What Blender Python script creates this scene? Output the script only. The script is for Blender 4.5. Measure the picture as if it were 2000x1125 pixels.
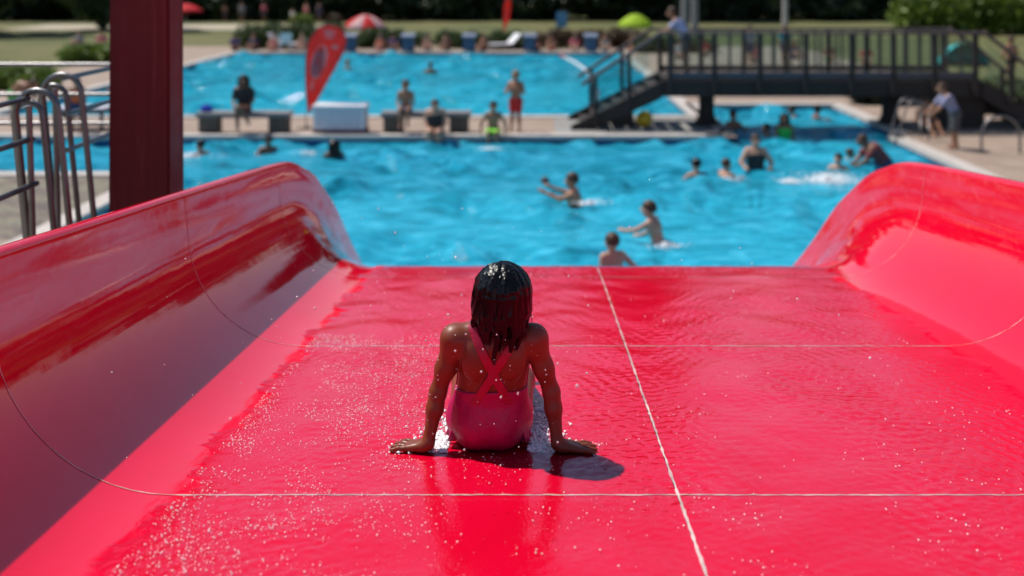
import bpy, bmesh, math, random
import numpy as np
from mathutils import Vector, Matrix

for o in list(bpy.data.objects):
    bpy.data.objects.remove(o)
SC = bpy.context.scene
COL = SC.collection
R = math.radians
PI = math.pi

# ------------------------------------------------------------------ camera
# axes: x across the slide, y down the slide and over the pools, z up (0 = pool deck)
CAM_Z = 3.66
cd = bpy.data.cameras.new('camera')
cam = bpy.data.objects.new('camera', cd)
COL.objects.link(cam)
cam.location = (0, 0, CAM_Z)
cam.rotation_euler = (R(90), 0, 0)          # level camera, picture taken from the lower part of the frame
cd.sensor_width = 36.0
cd.lens = 36.0 * 1900 / 2000
cd.shift_x = -0.021
cd.shift_y = -0.30275
cd.clip_start = 0.05
cd.clip_end = 900
cd.dof.use_dof = True
cd.dof.focus_distance = 3.15
cd.dof.aperture_fstop = cd.lens / 1000 / 0.0235
SC.camera = cam

# ------------------------------------------------------------------ light
SUN = Vector((-0.55, 0.32, 1.0)).normalized()
sl = bpy.data.lights.new('sun', 'SUN')
sl.energy = 4.9
sl.angle = R(0.53)
sl.color = (1.0, 0.955, 0.88)
sun = bpy.data.objects.new('sun', sl)
COL.objects.link(sun)
sun.rotation_euler = SUN.to_track_quat('Z', 'Y').to_euler()
sun.location = SUN * 60
W = bpy.data.worlds.new('World')
SC.world = W
W.use_nodes = True
wn = W.node_tree
bg = wn.nodes['Background']
sky = wn.nodes.new('ShaderNodeTexSky')
sky.sky_type = 'NISHITA'
sky.sun_disc = False
sky.sun_elevation = math.asin(SUN.z)
sky.sun_rotation = math.atan2(SUN.x, SUN.y)
sky.air_density = 1.0
sky.dust_density = .5
sky.ozone_density = 2.5
wn.links.new(sky.outputs[0], bg.inputs[0])
bg.inputs[1].default_value = 0.10
vs = SC.view_settings
vs.view_transform = 'Standard'
vs.look = 'None'
vs.exposure = 0.0
vs.gamma = 1.0
vs.use_curve_mapping = False
SC.render.engine = 'CYCLES'
SC.cycles.use_denoising = True
SC.cycles.max_bounces = 8
SC.cycles.transparent_max_bounces = 16
SC.cycles.sample_clamp_indirect = 6.0
SC.cycles.caustics_reflective = False
SC.cycles.caustics_refractive = False

# ------------------------------------------------------------------ materials
class NT:
    def __init__(s, name):
        s.m = bpy.data.materials.new(name)
        s.m.use_nodes = True
        s.t = s.m.node_tree
        s.p = s.t.nodes['Principled BSDF']
        s.out = s.t.nodes['Material Output']
    def n(s, kind, **kw):
        nd = s.t.nodes.new(kind)
        for k, v in kw.items():
            if k.startswith('i_'):
                key = k[2:]
                key = int(key) if key.isdigit() else key.replace('_', ' ')
                nd.inputs[key].default_value = v
            else:
                setattr(nd, k, v)
        return nd
    def l(s, a, b):
        s.t.links.new(a, b)
    def coords(s, scale=(1, 1, 1), kind='Object'):
        tc = s.n('ShaderNodeTexCoord')
        mp = s.n('ShaderNodeMapping')
        mp.inputs['Scale'].default_value = scale
        s.l(tc.outputs[kind], mp.inputs[0])
        return mp.outputs[0]
    def noise(s, vec, scale, detail=4, rough=.55, dist=0.0):
        nd = s.n('ShaderNodeTexNoise')
        nd.inputs['Scale'].default_value = scale
        nd.inputs['Detail'].default_value = detail
        nd.inputs['Roughness'].default_value = rough
        nd.inputs['Distortion'].default_value = dist
        s.l(vec, nd.inputs['Vector'])
        return nd.outputs['Fac']
    def ramp(s, fac, stops):
        r = s.n('ShaderNodeValToRGB')
        el = r.color_ramp.elements
        while len(el) < len(stops):
            el.new(0.5)
        for e, (p, c) in zip(el, stops):
            e.position = p
            e.color = c if len(c) == 4 else (*c, 1)
        s.l(fac, r.inputs[0])
        return r.outputs[0]
    def math(s, op, a, b=None, clamp=False):
        nd = s.n('ShaderNodeMath')
        nd.operation = op
        nd.use_clamp = clamp
        for i, v in enumerate((a, b)):
            if v is None:
                continue
            if isinstance(v, (int, float)):
                nd.inputs[i].default_value = v
            else:
                s.l(v, nd.inputs[i])
        return nd.outputs[0]
    def maprange(s, v, a, b, c=0.0, d=1.0, smooth=False):
        nd = s.n('ShaderNodeMapRange')
        if smooth:
            nd.interpolation_type = 'SMOOTHSTEP'
        nd.inputs[1].default_value = a
        nd.inputs[2].default_value = b
        nd.inputs[3].default_value = c
        nd.inputs[4].default_value = d
        s.l(v, nd.inputs[0])
        return nd.outputs[0]
    def bump(s, h, strength, dist, normal=None):
        b = s.n('ShaderNodeBump')
        if isinstance(strength, (int, float)):
            b.inputs['Strength'].default_value = strength
        else:
            s.l(strength, b.inputs['Strength'])
        b.inputs['Distance'].default_value = dist
        s.l(h, b.inputs['Height'])
        if normal is not None:
            s.l(normal, b.inputs['Normal'])
        return b.outputs[0]

MATS = {}
def simple(name, col, rough=.6, var=.25, scale=6.0, metal=0.0, bump=0.0, bscale=40.0, bdist=.004, spec=.5, coat=0.0):
    if name in MATS:
        return MATS[name]
    t = NT(name)
    v = t.coords()
    f = t.noise(v, scale, 5, .6)
    lo = tuple(max(0, c * (1 - var)) for c in col)
    hi = tuple(min(1, c * (1 + var)) for c in col)
    c = t.ramp(f, [(.3, lo), (.7, hi)])
    t.l(c, t.p.inputs['Base Color'])
    rr = t.maprange(f, .3, .7, max(.02, rough * .85), min(1, rough * 1.15))
    t.l(rr, t.p.inputs['Roughness'])
    t.p.inputs['Metallic'].default_value = metal
    t.p.inputs['Specular IOR Level'].default_value = spec
    t.p.inputs['Coat Weight'].default_value = coat
    if bump:
        t.l(t.bump(t.noise(v, bscale, 4, .6), bump, bdist), t.p.inputs['Normal'])
    MATS[name] = t.m
    return t.m

def skin_mat(name, col, wet=False):
    t = NT(name)
    v = t.coords()
    f = t.noise(v, 9, 5, .6)
    c = t.ramp(f, [(.3, tuple(x * .85 for x in col)), (.7, tuple(min(1, x * 1.12) for x in col))])
    t.l(c, t.p.inputs['Base Color'])
    t.p.inputs['Roughness'].default_value = .42
    if wet:
        t.l(t.maprange(t.noise(v, 34, 5, .65), .38, .62, .34, .52), t.p.inputs['Roughness'])
    t.p.inputs['Subsurface Weight'].default_value = .06
    t.p.inputs['Subsurface Radius'].default_value = (.02, .008, .004)
    t.l(t.bump(t.noise(v, 260, 3, .6), .08, .0010), t.p.inputs['Normal'])
    MATS[name] = t.m
    return t.m

def hair_mat(name, col, rough=.3):
    t = NT(name)
    v = t.coords((150, 150, 7))
    f = t.noise(v, 1.0, 4, .6, .6)
    c = t.ramp(f, [(.3, tuple(x * .6 for x in col)), (.7, tuple(min(1, x * 1.5) for x in col))])
    t.l(c, t.p.inputs['Base Color'])
    t.p.inputs['Roughness'].default_value = rough
    t.p.inputs['Specular IOR Level'].default_value = .28
    t.l(t.bump(f, .5, .002), t.p.inputs['Normal'])
    MATS[name] = t.m
    return t.m

RED = (0.76, 0.0012, 0.026)
def slide_mat():
    """glossy red moulded plastic; a running film of water ripples over the flat floor"""
    t = NT('slide_plastic')
    v = t.coords()
    sep = t.n('ShaderNodeSeparateXYZ')
    t.l(v, sep.inputs[0])
    big = t.noise(t.coords((1.0, .45, 1)), 2.3, 4, .6, .4)
    col = t.ramp(big, [(.3, (RED[0] * .93, RED[1], RED[2] * .9)), (.7, (RED[0] * 1.04, RED[1] * 1.5, RED[2] * 1.4))])
    # faint chalky wipe marks high on the walls
    lx = t.math('ABSOLUTE', sep.outputs[0])
    high = t.maprange(lx, 1.84, 1.90, 0, 1, True)
    chalk = t.noise(t.coords((1.2, 2.0, 5)), 3.4, 5, .65, .8)
    chalkm = t.math('MULTIPLY', t.maprange(chalk, .52, .75, 0, .45, True), high)
    mx = t.n('ShaderNodeMix', data_type='RGBA')
    mx.inputs['B'].default_value = (.78, .12, .16, 1)
    t.l(chalkm, mx.inputs['Factor'])
    t.l(col, mx.inputs['A'])
    t.l(mx.outputs['Result'], t.p.inputs['Base Color'])
    # film mask: inside the floor, ragged edge
    edge = t.noise(t.coords((9, 2.2, 1)), 2.2, 6, .65)
    lim = t.math('ADD', lx, t.math('MULTIPLY', t.math('SUBTRACT', edge, .5), .16))
    film = t.maprange(lim, 1.43, 1.385, 0, 1, True)
    # calm streaks inside the film
    calm = t.noise(t.coords((2.4, .55, 1)), 1.5, 5, .6, .5)
    calmm = t.maprange(calm, .34, .5, .25, 1, True)
    rip = t.math('MULTIPLY', film, calmm)
    r1 = t.noise(t.coords((1, .62, 1)), 58, 3, .55, .5)
    r2 = t.noise(t.coords((1, .55, 1)), 17, 3, .5, .8)
    r3 = t.noise(t.coords((.8, .5, 1)), 190, 2, .5, .2)
    h = t.math('ADD', t.math('MULTIPLY', r1, .8), t.math('ADD', t.math('MULTIPLY', r2, 1.1), t.math('MULTIPLY', r3, .26)))
    nrm = t.bump(h, t.math('MULTIPLY', rip, .35), .0045)
    low = t.noise(v, 3.0, 3, .5)
    nrm1 = t.bump(low, .35, .006, nrm)
    strk = t.noise(t.coords((2.0, 48, 2.0)), 1.0, 5, .7)
    nrm2 = t.bump(strk, t.math('MULTIPLY', t.math('SUBTRACT', 1.0, film), .10), .0016, nrm1)
    t.l(nrm2, t.p.inputs['Normal'])
    t.l(nrm2, t.p.inputs['Coat Normal'])
    rough = t.math('ADD', .26, t.math('MULTIPLY', rip, .12))
    t.l(rough, t.p.inputs['Roughness'])
    t.p.inputs['Specular IOR Level'].default_value = .0
    t.l(t.math('SUBTRACT', 1.0, t.math('MULTIPLY', film, .75)), t.p.inputs['Coat Weight'])
    t.p.inputs['Coat IOR'].default_value = 1.62
    cr = t.math('ADD', .035, t.math('MULTIPLY', rip, .05))
    t.l(cr, t.p.inputs['Coat Roughness'])
    return t.m

def water_mat(name, tint, depthcol, ripple=1.0):
    t = NT(name)
    t.t.nodes.remove(t.p)
    v = t.coords((1, .8, 1))
    n1 = t.noise(v, 1.9, 4, .6, .9)
    n2 = t.noise(v, 6.5, 4, .6, .6)
    h = t.math('ADD', t.math('MULTIPLY', n1, 1.0), t.math('MULTIPLY', n2, .38))
    nrm = t.bump(h, .6 * ripple, .10)
    tr = t.n('ShaderNodeBsdfTransparent')
    tr.inputs[0].default_value = (*tint, 1)
    # water body: scatters a little light of its own colour; mottling paints in rippled, refracted light
    df = t.n('ShaderNodeBsdfDiffuse')
    n3 = t.noise(t.coords((.55, 1.5, 1)), 1.6, 5, .62, 1.2)
    n4 = t.noise(t.coords((.7, 1.8, 1)), 4.2, 3, .6, .8)
    mot = t.math('ADD', t.math('MULTIPLY', n3, .62), t.math('MULTIPLY', n4, .38))
    ch = t.ramp(mot, [(.36, tuple(c * .50 for c in depthcol)), (.50, depthcol), (.62, tuple(min(1, c * 1.35 + .06) for c in depthcol))])
    t.l(ch, df.inputs[0])
    t.l(nrm, df.inputs['Normal'])
    gl = t.n('ShaderNodeBsdfGlossy')
    gl.inputs['Roughness'].default_value = .06
    t.l(nrm, gl.inputs['Normal'])
    m1 = t.n('ShaderNodeMixShader')
    m1.inputs[0].default_value = .60
    t.l(tr.outputs[0], m1.inputs[1])
    t.l(df.outputs[0], m1.inputs[2])
    fr = t.n('ShaderNodeFresnel')
    fr.inputs[0].default_value = 1.28
    t.l(nrm, fr.inputs['Normal'])
    m2 = t.n('ShaderNodeMixShader')
    t.l(t.math('MULTIPLY', fr.outputs[0], .5), m2.inputs[0])
    t.l(m1.outputs[0], m2.inputs[1])
    t.l(gl.outputs[0], m2.inputs[2])
    t.l(m2.outputs[0], t.out.inputs[0])
    MATS[name] = t.m
    return t.m

def film_mat():
    t = NT('running_water')
    t.t.nodes.remove(t.p)
    tr = t.n('ShaderNodeBsdfTransparent')
    gl = t.n('ShaderNodeBsdfGlossy')
    gl.inputs['Color'].default_value = (.92, .84, 1.0, 1)
    gl.inputs['Roughness'].default_value = .07
    fine = t.noise(t.coords((1, .6, 1)), 120, 3, .55, .3)
    nrm = t.bump(fine, .35, .002)
    t.l(nrm, gl.inputs['Normal'])
    fr = t.n('ShaderNodeFresnel')
    fr.inputs[0].default_value = 1.48
    t.l(nrm, fr.inputs['Normal'])
    m = t.n('ShaderNodeMixShader')
    t.l(fr.outputs[0], m.inputs[0])
    t.l(tr.outputs[0], m.inputs[1])
    t.l(gl.outputs[0], m.inputs[2])
    t.l(m.outputs[0], t.out.inputs[0])
    return t.m

def leaf_mat(name, a, b):
    t = NT(name)
    v = t.coords()
    f = t.noise(v, 1.3, 4, .6)
    g = t.n('ShaderNodeNewGeometry')
    f2 = t.math('ADD', t.math('MULTIPLY', f, .6), t.math('MULTIPLY', g.outputs['Random Per Island'], .4))
    c = t.ramp(f2, [(.25, a), (.75, b)])
    t.l(c, t.p.inputs['Base Color'])
    t.p.inputs['Roughness'].default_value = .55
    tl = t.n('ShaderNodeBsdfTranslucent')
    t.l(c, tl.inputs[0])
    mx = t.n('ShaderNodeMixShader')
    mx.inputs[0].default_value = .3
    t.l(t.p.outputs[0], mx.inputs[1])
    t.l(tl.outputs[0], mx.inputs[2])
    t.l(mx.outputs[0], t.out.inputs[0])
    MATS[name] = t.m
    return t.m

def paving_mat(name, a, b, joint=.45, tile=.5):
    t = NT(name)
    v = t.coords()
    n1 = t.noise(v, 1.1, 6, .65)
    n2 = t.noise(v, 14, 5, .65)
    f = t.math('ADD', t.math('MULTIPLY', n1, .6), t.math('MULTIPLY', n2, .4))
    c = t.ramp(f, [(.32, a), (.68, b)])
    br = t.n('ShaderNodeTexBrick')
    br.inputs['Scale'].default_value = 1.0
    br.inputs['Brick Width'].default_value = tile
    br.inputs['Row Height'].default_value = tile
    br.inputs['Mortar Size'].default_value = .012
    br.inputs['Color1'].default_value = (1, 1, 1, 1)
    br.inputs['Color2'].default_value = (.86, .84, .83, 1)
    br.inputs['Mortar'].default_value = (1 - joint, 1 - joint, 1 - joint, 1)
    t.l(v, br.inputs[0])
    mx = t.n('ShaderNodeMix', data_type='RGBA', blend_type='MULTIPLY')
    mx.inputs['Factor'].default_value = 1
    t.l(c, mx.inputs['A'])
    t.l(br.outputs[0], mx.inputs['B'])
    t.l(mx.outputs['Result'], t.p.inputs['Base Color'])
    t.p.inputs['Roughness'].default_value = .8
    t.l(t.bump(n2, .35, .01), t.p.inputs['Normal'])
    MATS[name] = t.m
    return t.m

def glass_mat(name, tint, mixf=.14):
    t = NT(name)
    t.t.nodes.remove(t.p)
    tr = t.n('ShaderNodeBsdfTransparent')
    tr.inputs[0].default_value = (*tint, 1)
    gl = t.n('ShaderNodeBsdfGlossy')
    gl.inputs['Roughness'].default_value = .05
    lw = t.n('ShaderNodeLayerWeight')
    lw.inputs[0].default_value = .3
    nz = t.noise(t.coords(), 3, 2)
    f = t.math('ADD', t.math('MULTIPLY', lw.outputs['Fresnel'], .4), t.math('MULTIPLY', nz, mixf * .3))
    m = t.n('ShaderNodeMixShader')
    t.l(f, m.inputs[0])
    t.l(tr.outputs[0], m.inputs[1])
    t.l(gl.outputs[0], m.inputs[2])
    t.l(m.outputs[0], t.out.inputs[0])
    MATS[name] = t.m
    return t.m

def grass_mat():
    t = NT('lawn_grass')
    v = t.coords()
    n1 = t.noise(v, .12, 5, .6, .5)
    n2 = t.noise(v, 4, 5, .7)
    f = t.math('ADD', t.math('MULTIPLY', n1, .7), t.math('MULTIPLY', n2, .3))
    c = t.ramp(f, [(.35, (.055, .08, .016)), (.5, (.115, .115, .032)), (.68, (.18, .15, .055))])
    t.l(c, t.p.inputs['Base Color'])
    t.p.inputs['Roughness'].default_value = .9
    t.l(t.bump(t.noise(v, 22, 4, .7), .7, .05), t.p.inputs['Normal'])
    return t.m

def stone_mat():
    """weathered, mossy stone terrace"""
    t = NT('mossy_stone')
    v = t.coords((1, 1, 1))
    n1 = t.noise(v, 1.6, 7, .7, .6)
    n2 = t.noise(v, 9, 5, .7, .4)
    c = t.ramp(n1, [(.32, (.06, .05, .045)), (.46, (.16, .115, .095)), (.56, (.22, .19, .12)), (.7, (.15, .155, .16))])
    d = t.ramp(n2, [(.36, (.25, .25, .22)), (.52, (1, 1, 1))])
    mx = t.n('ShaderNodeMix', data_type='RGBA', blend_type='MULTIPLY')
    mx.inputs['Factor'].default_value = .85
    t.l(c, mx.inputs['A'])
    t.l(d, mx.inputs['B'])
    t.l(mx.outputs['Result'], t.p.inputs['Base Color'])
    t.p.inputs['Roughness'].default_value = .75
    t.l(t.bump(n2, .6, .03), t.p.inputs['Normal'])
    return t.m

M_SLIDE = slide_mat()
def column_mat():
    t = NT('column_paint')
    v = t.coords((26, 26, .7))
    f = t.noise(v, 1.0, 5, .65)
    c = t.ramp(f, [(.35, (.115, .003, .008)), (.58, (.145, .005, .011)), (.74, (.21, .045, .055))])
    t.l(c, t.p.inputs['Base Color'])
    g = t.noise(t.coords(), 5, 5, .6)
    t.l(t.maprange(g, .3, .7, .38, .62), t.p.inputs['Roughness'])
    t.p.inputs['Specular IOR Level'].default_value = .3
    t.l(t.bump(t.noise(t.coords(), 3, 3), .2, .01), t.p.inputs['Normal'])
    return t.m
M_COLUMN = column_mat()
M_SEAM = simple('seam_sealant', (.74, .50, .48), .5, .42, 9)
M_STEEL = simple('brushed_steel', (.19, .185, .19), .40, .15, 12, metal=1.0)
M_WATER = water_mat('pool_water', (.55, .92, .97), (.02, .42, .62))
M_WATER2 = water_mat('far_pool_water', (.48, .90, .95), (.012, .38, .54))
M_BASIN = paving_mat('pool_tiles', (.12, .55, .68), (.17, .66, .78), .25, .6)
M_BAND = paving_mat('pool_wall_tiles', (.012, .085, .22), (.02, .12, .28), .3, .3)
M_DECK = paving_mat('deck_paving', (.30, .215, .165), (.38, .285, .22), .22, .5)
M_COPING = simple('coping_stone', (.50, .44, .40), .7, .15, 5, bump=.3)
M_GREY = paving_mat('grey_slabs', (.26, .25, .235), (.34, .33, .31), .25, .6)
M_STONE = stone_mat()
M_GRASS = grass_mat()
M_CONC = simple('bench_concrete', (.10, .085, .07), .85, .3, 7, bump=.5)
M_SLAB = simple('bench_seat_stone', (.21, .195, .195), .75, .2, 6, bump=.3)
M_DARKWOOD = simple('dark_timber', (.028, .022, .020), .8, .35, 9, bump=.4)
M_RAILWOOD = simple('handrail_timber', (.11, .08, .075), .6, .25, 9, bump=.3)
M_DARKMET = simple('dark_metal', (.035, .038, .042), .45, .25, 8)
M_GLASS = glass_mat('balustrade_glass', (.84, .90, .90), .06)
M_FILM = film_mat()
M_WHITE = simple('white_paint', (.72, .71, .73), .5, .08, 5)
M_LILACW = simple('chest_white', (.58, .56, .62), .5, .08, 5)
M_FLAG = simple('flag_cloth', (.85, .13, .11), .7, .1, 4)
M_FLAGPALE = simple('flag_print_pale', (.78, .52, .54), .7, .08, 8)
M_FLAGMAUVE = simple('flag_print_mauve', (.46, .20, .26), .7, .08, 8)
M_BARK = simple('tree_bark', (.06, .045, .032), .9, .35, 5, bump=.8, bscale=20, bdist=.03)
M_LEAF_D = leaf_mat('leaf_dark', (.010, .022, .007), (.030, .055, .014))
M_LEAF_M = leaf_mat('leaf_mid', (.025, .055, .012), (.075, .12, .022))
M_LEAF_L = leaf_mat('leaf_lime', (.07, .13, .014), (.19, .27, .03))
M_BRONZE = leaf_mat('leaf_bronze', (.05, .028, .015), (.12, .07, .03))
M_FOAM = simple('foam_white', (.86, .88, .90), .35, .06, 20)
M_DROP = simple('water_beads', (.88, .70, .72), .08, .08, 30, spec=.8)
M_EYE = simple('eye_dark', (.03, .02, .015), .2, .1)
SKIN = {'light': skin_mat('skin_light', (.50, .27, .18)), 'tan': skin_mat('skin_tan', (.36, .17, .095)),
        'brown': skin_mat('skin_brown', (.20, .085, .045)), 'girl': skin_mat('skin_warm_brown', (.20, .046, .018), True)}
HAIR = {'black': hair_mat('hair_black', (.0022, .002, .002), .25), 'brown': hair_mat('hair_brown', (.06, .03, .017), .45),
        'blond': hair_mat('hair_blond', (.24, .15, .07), .5), 'grey': hair_mat('hair_grey', (.3, .29, .28), .5)}
def cloth(name, col):
    return simple('cloth_' + name, col, .75, .12, 14, bump=.3, bscale=60, bdist=.006)

def thin_cloth(name, col, k=.5):
    t = NT(name)
    c = t.ramp(t.noise(t.coords(), 5, 4, .6), [(.3, tuple(x * .9 for x in col)), (.7, tuple(min(1, x * 1.08) for x in col))])
    t.l(c, t.p.inputs['Base Color'])
    t.p.inputs['Roughness'].default_value = .75
    tl = t.n('ShaderNodeBsdfTranslucent')
    t.l(c, tl.inputs[0])
    m = t.n('ShaderNodeMixShader')
    m.inputs[0].default_value = k
    t.l(t.p.outputs[0], m.inputs[1])
    t.l(tl.outputs[0], m.inputs[2])
    t.l(m.outputs[0], t.out.inputs[0])
    return t.m
M_FLAG = thin_cloth('flag_fabric', (.86, .10, .08), .55)
M_FLAGPALE = thin_cloth('flag_print_pale_fabric', (.85, .50, .50), .5)
M_FLAGMAUVE = thin_cloth('flag_print_mauve_fabric', (.50, .20, .26), .4)

# ------------------------------------------------------------------ object helpers
def tag(o, label=None, cat=None, group=None, kind=None):
    if label: o['label'] = label
    if cat: o['category'] = cat
    if group: o['group'] = group
    if kind: o['kind'] = kind
    return o
def empty(name, loc=(0, 0, 0), rz=0.0):
    o = bpy.data.objects.new(name, None)
    COL.objects.link(o)
    o.location = loc
    o.rotation_euler = (0, 0, rz)
    o.empty_display_size = .1
    return o
def link(name, me, m=None, parent=None, loc=None, rz=None):
    o = bpy.data.objects.new(name, me)
    COL.objects.link(o)
    if m is not None and not me.materials:
        me.materials.append(m)
    if parent is not None:
        o.parent = parent
    if loc is not None:
        o.location = loc
    if rz is not None:
        o.rotation_euler = (0, 0, rz)
    return o
def copy_tree(o, parent=None):
    c = o.copy()
    COL.objects.link(c)
    c.parent = parent
    for ch in list(o.children):
        copy_tree(ch, c)
    return c

class MB:
    """collects shapes into one mesh"""
    def __init__(s):
        s.v = []
        s.f = []
        s.sm = []
    def add(s, vs_, fs, smooth=False):
        b = len(s.v)
        s.v += [tuple(p) for p in vs_]
        s.f += [tuple(i + b for i in f) for f in fs]
        s.sm += [smooth] * len(fs)
        return s
    def box(s, x0, x1, y0, y1, z0, z1, bev=0.0):
        if bev <= 0:
            v = [(x, y, z) for z in (z0, z1) for y in (y0, y1) for x in (x0, x1)]
            return s.add(v, [(0, 2, 3, 1), (4, 5, 7, 6), (0, 1, 5, 4), (2, 6, 7, 3), (0, 4, 6, 2), (1, 3, 7, 5)])
        bm = bmesh.new()
        bmesh.ops.create_cube(bm, size=1)
        for q in bm.verts:
            q.co = Vector(((x0 + x1) / 2 + q.co.x * (x1 - x0), (y0 + y1) / 2 + q.co.y * (y1 - y0), (z0 + z1) / 2 + q.co.z * (z1 - z0)))
        bmesh.ops.bevel(bm, geom=bm.edges[:], offset=bev, segments=2, affect='EDGES', profile=.5)
        bm.verts.index_update()
        s.add([q.co[:] for q in bm.verts], [[q.index for q in f.verts] for f in bm.faces])
        bm.free()
        return s
    def tube(s, pts, r, n=10, cap=True, smooth=True):
        pts = [Vector(p) for p in pts]
        rs = r if isinstance(r, (list, tuple)) else [r] * len(pts)
        rings = []
        up = Vector((0, 0, 1))
        prev = None
        for i, p in enumerate(pts):
            d = (pts[min(i + 1, len(pts) - 1)] - pts[max(i - 1, 0)]).normalized()
            if prev is None:
                a = up if abs(d.z) < .9 else Vector((1, 0, 0))
                u = d.cross(a).normalized()
            else:
                u = (prev - d * prev.dot(d)).normalized()
            prev = u
            w = d.cross(u)
            rings.append([p + (u * math.cos(2 * PI * k / n) + w * math.sin(2 * PI * k / n)) * rs[i] for k in range(n)])
        v = [q for rg in rings for q in rg]
        f = []
        for i in range(len(pts) - 1):
            for k in range(n):
                k2 = (k + 1) % n
                f.append((i * n + k, i * n + k2, (i + 1) * n + k2, (i + 1) * n + k))
        s.add(v, f, smooth)
        if cap:
            s.add(rings[0], [tuple(range(n))[::-1]])
            s.add(rings[-1], [tuple(range(n))])
        return s
    def prism(s, poly, y0, y1):
        """polygon in x,z extruded along y"""
        n = len(poly)
        v = [(x, y0, z) for x, z in poly] + [(x, y1, z) for x, z in poly]
        f = [tuple(range(n)), tuple(range(n, 2 * n))[::-1]]
        for i in range(n):
            j = (i + 1) % n
            f.append((i, i + n, j + n, j))
        return s.add(v, f)
    def lathe(s, prof, n=20, cx=0, cy=0, smooth=True):
        v = []
        for r_, z in prof:
            v += [(cx + r_ * math.cos(2 * PI * k / n), cy + r_ * math.sin(2 * PI * k / n), z) for k in range(n)]
        f = []
        for i in range(len(prof) - 1):
            for k in range(n):
                k2 = (k + 1) % n
                f.append((i * n + k, i * n + k2, (i + 1) * n + k2, (i + 1) * n + k))
        return s.add(v, f, smooth)
    def dome(s, c, r, n=6, squash=1.0, full=False):
        rings = 4 if full else 3
        v = []
        for i in range(1, rings):
            a = PI * i / rings if full else PI / 2 * i / (rings - 1)
            v += [(c[0] + r * math.sin(a) * math.cos(2 * PI * k / n), c[1] + r * math.sin(a) * math.sin(2 * PI * k / n), c[2] + r * squash * math.cos(a)) for k in range(n)]
        m = rings - 1
        v.append((c[0], c[1], c[2] + r * squash))
        top = len(v) - 1
        f = []
        for i in range(m - 1):
            for k in range(n):
                k2 = (k + 1) % n
                f.append((i * n + k, (i + 1) * n + k, (i + 1) * n + k2, i * n + k2))
        for k in range(n):
            f.append((top, k, (k + 1) % n))
        if full:
            v.append((c[0], c[1], c[2] - r * squash))
            for k in range(n):
                f.append((len(v) - 1, (m - 1) * n + (k + 1) % n, (m - 1) * n + k))
        return s.add(v, f, True)
    def mesh(s, name, fix=True):
        me = bpy.data.meshes.new(name)
        me.from_pydata(s.v, [], s.f)
        me.polygons.foreach_set('use_smooth', s.sm)
        if fix:
            bm = bmesh.new()
            bm.from_mesh(me)
            bmesh.ops.recalc_face_normals(bm, faces=bm.faces[:])
            bm.to_mesh(me)
            bm.free()
        me.update()
        return me
    def build(s, name, m, parent=None, loc=None, rz=None, fix=True):
        return link(name, s.mesh(name, fix), m, parent, loc, rz)

def arc(c, r, a0, a1, n, u, w):
    c, u, w = Vector(c), Vector(u), Vector(w)
    return [c + (u * math.cos(a0 + (a1 - a0) * i / n) + w * math.sin(a0 + (a1 - a0) * i / n)) * r for i in range(n + 1)]

# ------------------------------------------------------------------ smooth bodies: signed distance + surface nets
def surface_nets(F, org, h):
    neg = F < 0
    nx, ny, nz = F.shape
    cnt = np.zeros((nx - 1, ny - 1, nz - 1), np.int8)
    offs = [(i, j, k) for i in (0, 1) for j in (0, 1) for k in (0, 1)]
    for i, j, k in offs:
        cnt += neg[i:nx - 1 + i, j:ny - 1 + j, k:nz - 1 + k]
    act = np.argwhere((cnt > 0) & (cnt < 8))
    idx = np.full(cnt.shape, -1, np.int32)
    idx[act[:, 0], act[:, 1], act[:, 2]] = np.arange(len(act))
    val = np.stack([F[act[:, 0] + i, act[:, 1] + j, act[:, 2] + k] for i, j, k in offs], 1)
    acc = np.zeros((len(act), 3))
    num = np.zeros(len(act))
    O = np.array(offs, float)
    for a in range(8):
        for b in range(a + 1, 8):
            if np.abs(O[a] - O[b]).sum() != 1:
                continue
            m = (val[:, a] < 0) != (val[:, b] < 0)
            t = val[m, a] / (val[m, a] - val[m, b])
            acc[m] += O[a] + (O[b] - O[a]) * t[:, None]
            num[m] += 1
    V = (act + acc / num[:, None]) * h + np.array(org)
    quads = []
    for ax in range(3):
        s0 = [slice(1, n - 1) for n in F.shape]
        s0[ax] = slice(0, F.shape[ax] - 1)
        s1 = list(s0)
        s1[ax] = slice(1, F.shape[ax])
        A, B = neg[tuple(s0)], neg[tuple(s1)]
        e = np.argwhere(A != B)
        if len(e) == 0:
            continue
        sg = A[e[:, 0], e[:, 1], e[:, 2]]
        base = e + 1
        base[:, ax] -= 1
        u, w = (ax + 1) % 3, (ax + 2) % 3
        def cell(du, dw):
            c = base.copy()
            c[:, u] += du
            c[:, w] += dw
            return idx[c[:, 0], c[:, 1], c[:, 2]]
        q = np.stack([cell(-1, -1), cell(0, -1), cell(0, 0), cell(-1, 0)], 1)
        q[~sg] = q[~sg][:, ::-1]
        quads.append(q)
    return V, np.concatenate(quads)

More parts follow.
